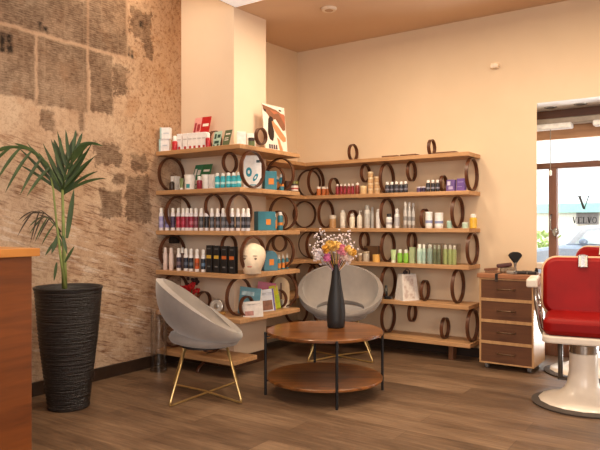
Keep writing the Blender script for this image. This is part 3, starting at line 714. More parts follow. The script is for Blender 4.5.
# teal rounded case
p = onB(269.5, 4, .09); k = mpp(p)
tc = thing('gift_case', 'teal case with rounded top and orange square on the fourth board', 'box', p, BF)
w_, h_ = 15*k, 20*k; poly = [(-w_/2, 0), (w_/2, 0)]+[(w_/2*math.cos(R(a)), h_*.6+h_*.4*math.sin(R(a))) for a in range(0, 181, 15)]
m = MB(); m.prism(poly, -.035, .035, XZ); m.build('case', M('#4b7d92', .45), tc, bevel=.004)
m = MB(); m.box((-.13*w_, -.0365, h_*.28), (.2*w_, -.0352, h_*.58)); m.build('printed_patch', M(ORG, .5), tc)
for i, px in enumerate((279, 283, 287)):
    bottle('bottle', '%s slim teal bottle with white tip beside the teal case, orange band' % ORD[i], 'bottle', onB(px, 4, .07+.02*i), 15.5, 4, '#3d7f8d', '#f2efeb', ORG, style='dropper', capfrac=.3, group='slim teal bottles by the teal case')
# --- column unit, fifth board
p = onA(189, 5, .13); k = mpp(p)
fl = thing('flower_pot', 'small white pot of red flowers half hidden behind the grey armchair', 'flowers', p)
MB().lathe([(.035, 0), (.05, .07), (.052, .075), (.046, .075), (.044, .06), (0, .06)], 20).build('pot', WHT, fl, smooth='auto')
f_ = MB(); lf = MB()
for i in range(16):
    c = Vector((random.uniform(-.07, .08), random.uniform(-.05, .05), random.uniform(.10, .24)))
    for j in range(7):
        a = j*.9; f_.ell(c+Vector((.016*math.cos(a), .012*math.sin(a*1.7), .016*math.sin(a))), (.013, .008, .013), 6)
    if i < 9:
        lf.tube([(c.x*.2, c.y*.2, .06), c*.9], .003, 5)
f_.build('blossom', M('#c3151b', .5), fl, smooth=True); lf.build('stem', M('#3e4a28', .7), fl)
b2 = MB()
for i in range(10):
    c = Vector((random.uniform(-.02, .1), random.uniform(-.03, .04), random.uniform(.22, .29))); b2.ell(c, (.022, .012, .016), 6)
b2.build('dark_leaves', M('#3a1a18', .6), fl, smooth=True)
p = onA(217, 5, .15); k = mpp(p)
cl_ = thing('round_tin', 'round silver tin with pale face leaning on the wall behind the grey armchair', 'tin', p, R(15))
Tt = Matrix.Translation((0, 0, 7.2*k)) @ Matrix.Rotation(R(82), 4, 'X')
MB().lathe([(.0, -.02), (7.2*k, -.02), (7.4*k, -.015), (7.4*k, .018), (6.6*k, .022), (6.4*k, .016)], 32, Tt).build('case', M('#b9b4ac', .28, .8), cl_, smooth='auto')
fa_ = MB().lathe([(.0, .0165), (6.4*k, .0165)], 32, Tt, cap=False).build('face', M('#d9d5cf', .3, .3, var=.3, scale=14), cl_)
MB().lathe([(.0, .019), (2.6*k, .019), (2.8*k, .0168)], 20, Tt, cap=False).build('face_boss', M('#a7a29b', .3, .6), cl_, smooth=True)
MB().box((-.06, -.05, 0), (.09, -.015, .022)).build('stand', wood('tin_stand', '#a97b3f', '#cf9f5c', 'x'), cl_, bevel=.003)
def book(label, P, wpx, hpx, th, colr, rz, lean=0, roll=0, prints=(), name='magazine', cat='magazine'):
    k = mpp(P); w_, h_ = wpx*k, hpx*k; o = thing(name, label, cat, P, rz)
    T = Matrix.Rotation(roll, 4, 'Y') @ Matrix.Rotation(-lean, 4, 'X')
    b_ = MB(); b_.box((-w_/2, 0, 0), (w_/2, th, h_), T); b_.build('cover', M(colr, .35), o, bevel=.001)
    pg = MB(); pg.box((-w_/2+.003, .001, .003), (w_/2+.0015, th-.001, h_-.003), T); pg.build('pages', M('#ece5d8', .7), o)
    for (x0, x1, z0, z1, c) in prints:
        q = MB(); q.box((-w_/2+w_*x0, -.0016, h_*z0), (-w_/2+w_*x1, -.0004, h_*z1), T); q.build('cover_print', M(c, .45, var=.35, scale=25), o)
    return o
book('teal blue magazine lying behind the small hoop, fifth board', onA(248, 5, .25), 24, 27, .012, '#6fa0ae', R(10), .08, R(4), [(.1, .7, .7, .85, '#b9d3d8')])
book('white magazine leaning in front of the teal one, fifth board', onA(253, 5, .15), 21, 16, .010, '#e9dfd6', R(20), .12, R(-6), [(.1, .55, .12, .4, '#c08a80'), (.15, .9, .75, .85, '#cfc5bd')])
book('magenta magazine standing tallest behind the others, fifth board', onB(263.5, 5, .22), 18, 27, .010, '#b3284f', R(40), .05, R(8))
book('white magazine with a brown picture and violet edge, fifth board', onB(267.5, 5, .10), 17, 22, .012, '#dcdde2', R(48), .10, R(-6), [(.2, .85, .06, .5, '#8a5a3c'), (.12, .9, .72, .86, '#c9cdd6'), (.9, 1.0, 0, 1, '#6a5a96')])
book('yellow green magazine at the end of the row, fifth board', onB(277, 5, .13), 9, 23.5, .014, '#c9c42a', R(62), .06, R(-9), [(.55, 1, .02, .6, '#a9c02e')])
carton('carton', 'small cream carton at the end of the magazine row', 'box', onB(284.5, 5, .13), 7, 8, .05, '#e6d9c0', BF)
p = onB(281, 5, .22); k = mpp(p)
wb = thing('wooden_board', 'pale round topped wooden board leaning behind the hoops, fifth board', 'board', p, R(40))
w_, h_ = 17*k, 29*k; poly = [(-w_/2, 0), (w_/2, 0)]+[(w_/2*math.cos(R(a)), h_*.62+h_*.38*math.sin(R(a))) for a in range(0, 181, 15)]
m = MB(); m.prism(poly, -.006, .006, XZ); m.build('board', wood('pale_board', '#c9a97e', '#dcc096', 'z'), wb, bevel=.002)
m = MB(); m.box((-.008, -.012, 0), (.008, -.006, h_*.8)); m.build('batten', wood('batten', '#6d4a30', '#8a6040', 'z'), wb)

# --- back unit, second board
KB = 'back wall'
for i, px in enumerate((318.7, 323.8, 327.6)):
    bottle('jar', '%s small orange jar with white lid beside the hoops in the inner corner' % ORD[i], 'jar', onK(px, 2, .08+.05*i), 9, 4.6 if i < 2 else 3.6, '#c8703a', '#e9ddd0', style='jar', group='small orange jars')
for i, px in enumerate((337.4, 341.3, 345, 348.8, 352.6)):
    bottle('bottle', '%s slim dark red bottle counting from the orange jars' % ORD[i], 'bottle', onK(px, 2, .08), 11, 3.7, '#7d1f2a', '#e6d9cf', labc='#9c2b34', capfrac=.2, group='slim dark red bottles')
bottle('bottle', 'wide reddish brown bottle after the slim dark red ones', 'bottle', onK(357.4, 2, .07), 11.5, 5, '#8c3c2c', '#e9ddd0', capfrac=.2)
bottle('jar', 'single cream jar beside the stacked tan tins', 'jar', onK(363.4, 2, .045), 8, 7, '#dcb987', '#e9cf9f', style='jar')
for c_, (px, n_, off) in enumerate(((370.6, 4, .10), (377.2, 3, .13))):
    P = onK(px, 2, off); hh = (5.6 if c_ == 0 else 5.9)
    for j in range(n_):
        q = P.copy(); q.z += j*hh*mpp(P)
        bottle('tin', '%s tan tin from the bottom of the %s stack near the hoop' % (ORD[j], ('four high', 'three high')[c_]), 'tin', q, hh-.15, 6.2, '#c79d6d', '#dcc09a', '#d0a878', style='jar', capfrac=.35, group='stacked tan tins')
for i, px in enumerate((387.3, 391.9, 396.6, 401.3, 405.7)):
    bottle('bottle', '%s dark bottle with white cap counting from the tan tins' % ORD[i], 'bottle', onK(px, 2, .06+.03*(i % 2)), 11.5, 4.8, '#2c2b33', labc='#3a3944', two='#7a7884', capfrac=.24, group='dark bottles with white caps')
for i, px in enumerate((419, 423.6)):
    bottle('jar', ('low violet jar', 'low dark violet jar beside the dark spray bottles')[i]+(' with gap to the dark bottles' if i == 0 else ''), 'jar', onK(px, 2, .07), 5.6, 4.8, ('#5d4a72', '#3b3350')[i], '#cfc6d2', style='jar', group='low violet jars')
for i, px in enumerate((428.2, 433, 437.6)):
    bottle('bottle', '%s black bottle with white cap between the violet jars and the small hoop' % ORD[i], 'bottle', onK(px, 2, .07), 12, 4.6, '#26262c', labc='#32323a', two='#8c8a96', capfrac=.24, group='black bottles by the small hoop')
carton('carton', 'purple carton with white print behind the small hoop', 'box', onK(451.0, 2, .07), 8.6, 11.5, .04, '#6d5592', R(-8), [(.12, .5, .5, .85, '#d6cce2'), (.3, .85, .15, .4, '#b9a9d0')], tilt=-.10)
carton('carton', 'plain purple carton nearest the end hoop, second board', 'box', onK(461.3, 2, .08), 9.0, 12.5, .04, '#71559c', R(-12), [(.15, .85, .68, .74, '#a795c6'), (.15, .7, .3, .36, '#a795c6')], tilt=-.10)
# flat wooden strips on the top board
for px, py, wpx, lab in ((391.5, 1, 17, 'thin dark wooden strip lying between the two upper hoops'), (410, 1, 17, 'second wooden strip, touching the first, on the top board'), (447, 1, 21, 'wooden strip lying beyond the upper hoop near the board end')):
    p = onK(px, 1, .02+.05); k = mpp(p); o = thing('wooden_strip', lab, 'strip', p)
    w_ = wpx*k; MB().box((-w_/2, -.05, 0), (w_/2, .05, .016)).build('strip', wood('strip_wood', '#5a3a24', '#7a5234', 'x'), o, bevel=.003)
# --- back unit, third board
cg = clear('clear_plastic', (.93, .93, .92, 1), .35, .12)
bottle('jar', 'tan filled jar with pale lid, first on the third back board', 'jar', onK(332.8, 3, .08), 13, 7.5, '#c39a6d', '#cfc3b2', '#b98c5c', style='jar', capfrac=.28)
bottle('bottle', 'tall pale cream bottle beside the tan filled jar', 'bottle', onK(342.8, 3, .08), 18, 6.2, '#ddd2c2', '#cfc8be', labc='#e6dccb', capfrac=.14)
bottle('bottle', 'cream bottle standing in front of the small hoop, third board', 'bottle', onK(352.2, 3, .06), 14.5, 6, '#eadfc6', '#cfc8be', capfrac=.22)
bottle('bottle', 'cream pump bottle beside the small hoop bottle, third board', 'bottle', onK(359.6, 3, .07), 17, 5.8, '#e6dccb', '#d8d2c8', style='pump', capfrac=.22)
bottle('bottle', 'clear tall spray bottle with grey neck on the third board', 'bottle', onK(367.3, 3, .08), 23, 6.6, '#cfcac2', '#a9a59e', labc='#bdb8b0', capfrac=.2)
bottle('bottle', 'slim clear bottle behind the tall spray bottle', 'bottle', onK(372.3, 3, .14), 21, 4, '#c6c1b8', '#c9c4bc', capfrac=.18)
bottle('bottle', 'white bottle against the tall middle hoop, third board', 'bottle', onK(378.2, 3, .07), 19, 5, '#eeebe6', '#dcd8d2', capfrac=.16)
bottle('bottle', 'white bottle with a black cap inside the tall hoop', 'bottle', onK(389, 3, .06), 14.5, 6.6, '#e8e6e4', '#2e2c2c', labc='#dcd9d6', two='#9a979c', capfrac=.22)
bottle('bottle', 'white tapered spray bottle beside the three silver cans', 'bottle', onK(397, 3, .07), 19.5, 5.6, '#dcdad8', '#c9c6c4', labc='#b4b2b4', capfrac=.26)
for i, px in enumerate((405.4, 409.4, 413.3)):
    bottle('can', '%s tall silver spray can counting from the white tapered bottle' % ORD[i], 'can', onK(px, 3, .055+.03*i), 26.5-i*.6, 4, M('#b9b5b0', .3, .6), '#d8d5d0', capfrac=.14, labc='#c9c5c0', two='#8d8a88', group='tall silver spray cans')
bottle('tub', 'tall white tub with blue mark beside the small hoop', 'tub', onK(429, 3, .06), 16.5, 7.6, '#efedeb', '#f4f2f0', style='jar', capfrac=.08, two='#8f9ac4', labc='#efedeb')
bottle('tub', 'wide white tub with blue mark nearer the tall end hoop', 'tub', onK(439, 3, .06), 15.5, 9, '#efedeb', '#f4f2f0', style='jar', capfrac=.08, two='#8f9ac4', labc='#efedeb')
bottle('jar', 'mint green jar before the tall end hoop, third board', 'jar', onK(449.5, 3, .07), 7.5, 5.6, '#a9cfc0', '#bcdccf', style='jar')
bottle('jar', 'low pale mint jar between the end hoop and amber bottle', 'jar', onK(465.3, 3, .07), 6, 6.6, '#c0dbc8', '#d6e6d8', style='jar')
bottle('bottle', 'amber yellow bottle with white cap at the board end', 'bottle', onK(473.3, 3, .06), 14.5, 8, '#e2b23a', '#efe9e0', style='spray', capfrac=.25)
# --- back unit, fourth board
for px, hp_, wp, c1, cc, lab, st in ((316, 10, 7, '#e3dad0', '#efe8e0', 'white jar behind the flower sprays, nearest the corner', 'jar'), (326, 9, 7, '#b9b2aa', '#d9d2ca', 'grey jar behind the flower sprays on the fourth board', 'jar'),
                                (353.5, 10.5, 7, '#9a7a58', '#c9b9a4', 'amber glass jar just past the flower sprays', 'jar'), (360.3, 8, 5, '#a88c6c', '#d9cbb6', 'small amber jar beside the milky jar, fourth board', 'jar'), (366.2, 10, 7, '#cfc2ae', '#a9987f', 'milky glass jar beside the yellow candle', 'jar')):
    bottle('jar', lab, 'jar', onK(px, 4, .08), hp_, wp, c1, cc, style=st)
carton('carton', 'flat brown carton behind the milky jar and candle', 'box', onK(372, 4, .22), 16, 15, .05, '#7a5a3e', 0)
p = onK(376.3, 4, .05); k = mpp(p); cn = thing('candle', 'thick honey yellow candle on the fourth back board', 'candle', p)
MB().lathe([(3.7*k, 0), (3.8*k, .004), (3.8*k, 7.3*k), (3.4*k, 7.6*k), (0, 7.2*k)], 20).build('wax', M('#e9b45f', .5), cn, smooth='auto'); MB().tube([(0, 0, 7*k), (0, 0, 8.6*k)], .002, 6).build('wick', M('#3a2e22'), cn)
bottle('tube', 'white and green tube beside the middle hoop, fourth board', 'tube', onK(393.5, 4, .06), 13, 6.6, '#bcd49a', '#e6ecd8', style='tube')
for i, px in enumerate((400, 406)):
    bottle('bottle', ('vivid green bottle beside the white and green tube', 'vivid green bottle beside the olive carton')[i], 'bottle', onK(px, 4, .06), 13.5, 5.6, '#7fb83a', '#e9efe0', labc='#8ec94a', capfrac=.25, group='vivid green bottles')
carton('carton', 'slim olive green carton after the vivid green bottles', 'box', onK(412.7, 4, .08), 5, 16, .05, '#a9b98c', 0)
for i, px in enumerate((419.5, 424)):
    bottle('bottle', ('pale mint bottle beside the slim olive carton', 'slim pale mint bottle before the wrapped set')[i], 'bottle', onK(px, 4, .07), 19.5, (5.4, 4)[i], '#c5dccb', '#e9ebe0', labc='#b4d2c4', capfrac=.2)
bottle('bottle', 'mint bottle wrapped with dark green ones', 'bottle', onK(430, 4, .07), 19.5, 5.4, '#c9e0d0', '#e9ebe0', labc='#b9d8cb', capfrac=.18)
for i, px in enumerate((434.8, 439)):
    bottle('bottle', ('olive bottle directly beside the wrapped mint bottle', 'olive bottle last before the lime green set')[i], 'bottle', onK(px, 4, .08), 19, 4.2, '#8f9c74', '#c9cdb6', labc='#7f8c68', capfrac=.2)
for i, px in enumerate((445.6, 450.2, 454.4)):
    bottle('bottle', '%s lime green bottle counting from the olive bottles' % ORD[i], 'bottle', onK(px, 4, .07), 19.5, 4.4, '#c3d48a', '#eee9dc', labc='#c9d98e', capfrac=.2, group='lime green bottles')
for (pa, pb, lab) in ((426.5, 441.5, 'clear plastic sleeve around the mint and olive bottles'), (442.7, 457.2, 'clear plastic sleeve around the lime green bottles')):
    A_, B_ = onK(pa, 4, .04), onK(pb, 4, .04); o = thing('plastic_sleeve', lab, 'packaging', ((A_.x+B_.x)/2, YK+.085, ZK[4]+.0005))
    hw = (B_.x-A_.x)/2; hh = 20.8*mpp(A_)
    s2 = MB()
    for f in (((-hw, -.05, 0), (hw, -.05, 0), (hw, -.05, hh), (-hw, -.05, hh)), ((-hw, .05, 0), (hw, .05, 0), (hw, .05, hh), (-hw, .05, hh)), ((-hw, -.05, 0), (-hw, .05, 0), (-hw, .05, hh), (-hw, -.05, hh)), ((hw, -.05, 0), (hw, .05, 0), (hw, .05, hh), (hw, -.05, hh)), ((-hw, -.05, hh), (hw, -.05, hh), (hw, .05, hh), (-hw, .05, hh))): s2.quad(*f)
    s2.build('sleeve', cg, o)
# --- back unit, fifth board
p = onK(407, 5, .12); k = mpp(p)
pb = thing('paper_bag', 'white paper gift bag with faded pattern on the fifth back board', 'bag', p, R(58))
w0, d0, w1, d1, hb_ = .095, .075, .08, .035, 26*k
b_ = MB(); b_.add([(-w0, -d0, 0), (w0, -d0, 0), (w0, d0, 0), (-w0, d0, 0), (-w1, -d1, hb_), (w1, -d1, hb_), (w1, d1, hb_), (-w1, d1, hb_)], [(0, 3, 2, 1), (0, 1, 5, 4), (1, 2, 6, 5), (2, 3, 7, 6), (3, 0, 4, 7)])
b_.build('bag', M('#ebe4dc', .6), pb)
tp = NT('faded_print'); nn = tp.noise(tp.coord(), 28, 3); tp.bsdf(tp.ramp(nn, [(.42, lin('#e6dcd2')), (.6, lin('#cdb9ae'))]), .6)
b_ = MB(); f = lambda u_, v_: ((-w0+(w0-w1)*v_)*(1-2*u_), -d0+(d0-d1)*v_-.001, hb_*v_); b_.quad(f(.1, .08), f(.75, .08), f(.75, .92), f(.1, .92)); b_.build('bag_print', tp.m, pb)
b_ = MB(); b_.tube([(-.03, 0, hb_-.01), (-.03, 0, hb_+.03), (0, 0, hb_+.05), (.03, 0, hb_+.03), (.03, 0, hb_-.01)], .006, 6); b_.ell((-.02, 0, hb_+.015), (.03, .012, .02), 8); b_.build('ribbon', M('#3a2a26', .6), pb, smooth=True)
bottle('bottle', 'dark grey bottle inside the hoop beside the paper bag', 'bottle', onK(386, 5, .12), 13, 4, '#6a6a62', '#54544e', capfrac=.2)
o = thing('clipper_set', 'black hair clipper lying inside the hoop near the armchair', 'clipper', onK(388.5, 5, .07), R(10))
m = MB(); m.box((-.04, -.02, 0), (.03, .02, .03)); m.build('body', M('#1c1b1d', .4), o, bevel=.008); m = MB(); m.box((.03, -.018, .004), (.045, .018, .026)); m.build('cutter_head', M('#8d8a88', .3, .8), o)
m = MB(); m.lathe([(.008, 0), (.008, .05), (0, .055)], 10, Matrix.Translation((-.02, 0, .028))); m.build('guide_comb', M('#232224', .5), o)
o = thing('cloth', 'dark folded cape heaped on the fifth board behind the far armchair', 'cape', onK(352, 5, .13))
m = MB(); n = 24
for j in range(7):
    for i in range(n):
        a = 2*math.pi*i/n; rr = .14*math.cos(j/6*1.45)*(1+.13*math.sin(3*a+j)); m.v.append((rr*math.cos(a)*1.25, rr*math.sin(a)*.8, .085*math.sin(j/6*1.57)*(1+.18*math.sin(2*a))))
for j in range(6):
    for i in range(n):
        q = (i+1) % n; m.f.append((j*n+i, j*n+q, (j+1)*n+q, (j+1)*n+i)); m.mi.append(0)
m.f.append(tuple(range(6*n, 7*n))); m.mi.append(0); m.f.append(tuple(reversed(range(n)))); m.mi.append(0)
m.build('folds', M('#1f1c1c', .8), o, smooth=True)
# black wall box under the third board, wall sensor
p = at(173, 239.5, Y=4.1); uu = wuv(173, 239.5); 
o = thing('power_socket', 'black square socket box on the newspaper wall above the pale pink bottles', 'socket', (wallx(uu[0])+.001, uu[0], uu[1]))
m = MB(); m.box((0, -.055, -.035), (.03, .055, .035)); m.build('box', M('#1d1714', .5), o, bevel=.004)
m = MB(); m.lathe([(0, 0), (.018, 0), (.018, .003)], 14, Matrix.Translation((.03, 0, 0)) @ Matrix.Rotation(R(90), 4, 'Y')); m.build('outlet', M('#2c2420', .5), o)
p = at(495.5, 66.5, Y=YW)
o = thing('wall_sensor', 'tiny cream alarm sensor high on the bare back wall', 'sensor', p)
m = MB(); m.prism([(-.035, -.022), (.035, -.022), (.038, .0), (.03, .025), (-.03, .025), (-.038, 0)], 0, .045, XZ); m.build('casing', M('#f3dcc0', .5), o, bevel=.005)
m = MB(); m.box((-.022, -.048, -.012), (.022, -.045, .008)); m.build('lens', M('#e9d9c6', .3), o)
p = at(329, 9.3, Z=3.18)
o = thing('ceiling_light', 'tiny flush spotlight in the ceiling over the inner corner', 'light', (p.x, p.y, 3.18+.0))
MB().lathe([(0, -.012), (.06, -.012), (.07, 0), (.07, .01)], 20).build('ring', M('#e6d3bd', .4), o, smooth='auto'); MB().lathe([(0, -.014), (.035, -.014), (.04, -.011)], 16).build('lens', M('#b98c62', .3), o)

# ---------------------------------------------------------------- clear tube by the newspaper wall
p = cw(-.228*5.35, 5.35, 0)
o = thing('clear_tube', 'tall clear acrylic cylinder on the floor beside the newspaper wall', 'vase', p)
MB().lathe([(.07, .004), (.07, .52), (.066, .52), (.066, .01)], 28, cap=False).build('cylinder', clear('acrylic', (.985, .985, .985, 1), .06, .12), o, smooth='auto')
MB().lathe([(0, .0), (.075, .0), (.075, .012), (0, .012)], 28).build('base', clear('acrylic_base', (.93, .92, .9, 1), .3, .1), o, smooth='auto')

# ---------------------------------------------------------------- armchairs
vel = None
def velvet():
    t = NT('grey_velvet'); v = t.coord(); n = t.noise(v, 4, 4); n2 = t.noise(v, 180, 2)
    t.bsdf(t.ramp(n, [(.3, lin('#857e7a')), (.7, lin('#a0968e'))]), .85, 0, .25, t.bump(n2, .15, .002), sheen=.5); return t.m
vel = velvet(); gold = M('#dcc084', .3, .85, var=.04)
def armchair(label, loc, rz):
    t = thing('armchair', label, 'armchair', loc, rz, 'grey shell armchairs')
    n = 40; rows = 7; tl = R(35.5); Rr = .388; c0 = Vector((-.04, 0, .655))
    m = MB()
    for j in range(rows):
        s = j/(rows-1)
        for i in range(n):
            a = 2*math.pi*i/n; ca, sa = math.cos(a), math.sin(a)
            rim = c0+Vector((.358*ca*math.cos(tl), Rr*sa, -.358*ca*math.sin(tl)))
            inn = Vector((.0+.20*ca, .235*sa, .455-(.030 if ca > 0 else .048)*ca))
            ctl = Vector((-.015+(.295 if ca > 0 else .345)*ca, .375*sa, .490-(.072 if ca > 0 else .125)*ca))
            p = rim*(1-s)**2+ctl*(2*s*(1-s))+inn*s*s
            m.v.append(p)
    for j in range(rows-1):
        for i in range(n):
            q = (i+1) % n; m.f.append((j*n+i, (j+1)*n+i, (j+1)*n+q, j*n+q)); m.mi.append(0)
    o = m.build('backrest', vel, t, smooth=True)
    sm = o.modifiers.new('solid', 'SOLIDIFY'); sm.thickness = .048; sm.offset = 0
    bv = o.modifiers.new('bevel', 'BEVEL'); bv.width = .02; bv.segments = 3; bv.limit_method = 'ANGLE'; bv.angle_limit = R(50)
    ss = o.modifiers.new('sub', 'SUBSURF'); ss.levels = ss.render_levels = 1
    m = MB(); T = Matrix.Translation((-.005, 0, .413)) @ Matrix.Rotation(R(4), 4, 'Y')
    m.lathe([(.0, -.035), (.20, -.035), (.245, -.022), (.262, .005), (.25, .035), (.2, .052), (.1, .058), (0, .06)], 40, T)
    m.build('seat', vel, t, smooth=True)
    m = MB(); m.lathe([(0, .335), (.17, .335), (.17, .352), (0, .352)], 24, Matrix.Translation((.0, 0, .024))); m.build('seat_plate', M('#2a2624', .6), t, smooth='auto')
    for sg in (1, -1):
        pts = []; f, b_ = Vector((.255, .30*sg, .009)), Vector((-.245, -.30*sg, .009)); tf, tb_ = Vector((.155, .15*sg, .37)), Vector((-.14, -.15*sg, .37))
        pts = [tf]+[tf.lerp(f, u_) for u_ in (.5, .93)]+[f*.985+Vector((0, 0, .004)), f.lerp(b_, .05), f.lerp(b_, .5)+Vector((0, 0, 0 if sg > 0 else .014)), f.lerp(b_, .95), b_*.985+Vector((0, 0, .004))]+[b_.lerp(tb_, u_) for u_ in (.07, .5)]+[tb_]
        m = MB(); m.tube(pts, .0085, 10); m.build('leg', gold, t, smooth=True)
    return t
c1 = cw(-.706, 4.60); armchair('grey velvet shell armchair in side view before the column shelves', (c1.x, c1.y, 0), TH+R(9))
c2 = cw(.385, 5.90); armchair('grey velvet shell armchair facing out from behind the coffee table', (c2.x, c2.y, 0), TH-R(94))
# ---------------------------------------------------------------- coffee table
tw = wood('polished_table_wood', '#4a2813', '#a0642f', 'x', .30, .8, coat=.2, contrast=(.36, .66))
blk = M('#1b1a1c', .45, .3)
ct = cw(.186, 4.65); tbl = thing('coffee_table', 'round two tier wooden coffee table with thin black legs', 'table', (ct.x, ct.y, 0), TH)
MB().lathe([(0, .446), (.430, .446), (.437, .451), (.437, .466), (.432, .472), (0, .472)], 64).build('tabletop', tw, tbl, smooth='auto')
MB().lathe([(0, .108), (.425, .108), (.432, .113), (.432, .126), (.427, .131), (0, .131)], 64).build('lower_shelf', tw, tbl, smooth='auto')
base_ang = math.atan2(4.205-4.65, .251-.186)
for i in range(4):
    a = base_ang+i*math.pi/2; x, y = .446*math.cos(a), .446*math.sin(a)
    m = MB(); m.tube([(x, y, 0), (x, y, .458)], .0105, 10); m.ell((x, y, .460), (.0105, .0105, .008), 10); m.box((-.02, -.006, .44), (.02, .006, .448), Matrix.Translation((x*.97, y*.97, -.012)) @ Matrix.Rotation(a, 4, 'Z')); m.box((-.02, -.006, .44), (.02, .006, .448), Matrix.Translation((x*.97, y*.97, -.34)) @ Matrix.Rotation(a, 4, 'Z'))
    m.build('leg', blk, tbl, smooth='auto')
# vase and flowers
vp = at(336, 327.5, Z=.472)
va_ = thing('vase', 'tall matte black bottle vase standing on the coffee table', 'vase', vp)
k = mpp(vp)
hv = 63.5*k
MB().lathe([(0, 0), (.058, 0), (.066, .01), (.070, .06), (.0715, .12), (.066, .19), (.054, .26), (.042, .33), (.034, .40), (.030, hv-.03), (.031, hv), (.026, hv), (.024, hv-.1)], 40, cap=False).build('body', M('#1d1c1e', .5, bump=.1), va_, smooth=True)
bq = thing('flower_bouquet', 'dried bouquet of white sprays with yellow and pink blooms in the black vase', 'flowers', (vp.x, vp.y, vp.z+hv-.08))
right = Vector((CT, ST, 0)); away = Vector((-ST, CT, 0)); up = Vector((0, 0, 1))
st_ = MB(); bl = MB(); rnd = random.Random(3)
def fp(px, py, d=0): return right*((px-336)*k)+up*((264-py)*k+.08)+away*d
sprays = [(313, 234), (318, 240), (322, 231), (328, 240), (333, 246), (338, 236), (341, 230), (347, 237), (351, 244), (353, 250), (358, 254), (346, 258), (312, 248), (315, 256), (321, 262), (326, 256), (309, 243), (350, 260), (331, 235), (344, 248), (317, 251), (324, 246), (356, 246), (349, 231)]
for (px, py) in sprays:
    tip = fp(px+rnd.uniform(-1, 1), py+rnd.uniform(-1, 1), rnd.uniform(-.07, .07)); mid = tip*.55+up*.02
    st_.tube([Vector((0, 0, 0)), mid, tip], .0018, 5)
    for j in range(10):
        c = tip.lerp(mid, rnd.uniform(0, .6))+Vector((rnd.uniform(-1, 1), rnd.uniform(-1, 1), rnd.uniform(-1, 1)))*.028
        st_.tube([tip.lerp(mid, .4), c], .001, 4)
        bl.ell(c, (.0085*rnd.uniform(.6, 1.3), .006, .0085*rnd.uniform(.6, 1.3)), 6)
st_.build('stem', M('#5a4a3a', .8), bq); bl.build('spray_blossom', M('#e3d6d8', .7), bq, smooth=True)
def bloom(px, py, r, c, d=-.07):
    r *= 1.25; m = MB(); cpt = fp(px, py, d)
    for i in range(34):
        v = Vector((rnd.gauss(0, 1), rnd.gauss(0, 1), rnd.gauss(0, 1))).normalized(); q = v.orthogonal().normalized(); w2 = v.cross(q)
        p0 = cpt+v*r*.25; p1 = cpt+v*r
        m.add([p0, p0.lerp(p1, .7)+q*r*.32, p1+q*r*.1, p1-q*r*.1, p0.lerp(p1, .7)-q*r*.32], [(0, 1, 2, 3, 4)])
    m.ell(cpt, (r*.6,)*3, 8); m.tube([Vector((0, 0, 0)), cpt*.5, cpt], .0025, 5)
    m.build('bloom', M(c, .7, var=.25, scale=50), bq)
for px, py, r, c in ((330, 246, .038, '#d3a850'), (326, 249, .032, '#c98f2a'), (336, 245, .032, '#dcb464'), (341, 249, .034, '#d77f92'), (343, 252, .026, '#e08ea0'), (348, 250, .034, '#d8ae5c'), (352, 252, .025, '#c9902e'), (326.5, 257, .028, '#c86a9a'), (345, 256, .03, '#ddc3b8'), (349, 259, .026, '#e3cfc3'), (318, 256, .024, '#d6cbd0'), (320, 251, .022, '#cfc4ca')):
    bloom(px, py, r, c)
gm = MB()
for i in range(26):
    tip = fp(rnd.uniform(326, 346), rnd.uniform(252, 263), rnd.uniform(-.04, .04)); s2 = right*.006; gm.add([Vector((0, 0, .04))-s2, tip*.6-s2, tip, tip*.6+s2], [(0, 1, 2, 3)])
gm.build('leaves', M('#3d4030', .7), bq)

# ---------------------------------------------------------------- potted palm
pp_ = cw(-1.60, 4.28); palm = thing('potted_palm', 'tall palm in a ribbed black floor pot before the newspaper wall', 'plant', (pp_.x, pp_.y, 0), TH)
prof = [(0, 0), (.135, 0), (.142, .01)]
for i in range(1, 65):
    z = .01+.80*i/64; t_ = z/.82; r = .136+.024*min(1, t_*1.7)+.062*t_**1.1; prof.append((r+(.003 if i % 2 else -.003), z))
prof += [(.226, .815), (.230, .828), (.224, .835), (.212, .832), (.204, .78), (0, .78)]
pt_ = NT('ribbed_black_glaze'); v_ = pt_.mapping(pt_.coord(), (2, 2, 60)); n_ = pt_.noise(v_, 1.5, 5, .7)
pt_.bsdf(pt_.ramp(n_, [(.35, lin('#0e0d0e')), (.65, lin('#2b2628'))]), pt_.math('ADD', .18, pt_.math('MULTIPLY', n_, .3)), 0, .6, pt_.bump(n_, .9, .02))
MB().lathe(prof, 56, cap=False).build('pot', pt_.m, palm, smooth=True)
MB().lathe([(0, .785), (.1, .79), (.206, .782)], 28, cap=False).build('soil', M('#2e231b', .9, var=.5, scale=60), palm)
kp = 4.28/FPX
def lp_(px, py, d=0): return Vector(((px-68.6)*kp, d, H0+(Y0-py)*kp))
gs = M('#7d8a4a', .6, var=.3, scale=14); g1 = M('#34491f', .5, var=.3, scale=10); g2_ = M('#44592c', .5, var=.3, scale=10); g3 = M('#4a3f30', .7, var=.3)
for pts, r0 in (([(65, 288, 0), (64, 262, .01), (63.5, 230, .0), (63, 190, -.01)], .017), ([(67, 288, -.03), (63, 262, -.03), (58, 225, -.02), (54, 190, -.01), (51, 178, 0)], .010), ([(62, 288, .03), (61, 262, .03), (62, 235, .04)], .012)):
    m = MB(); m.tube([lp_(*q) for q in pts], [r0*(1-.5*i/(len(pts)-1)) for i in range(len(pts))], 9); m.build('stem', gs, palm, smooth=True)
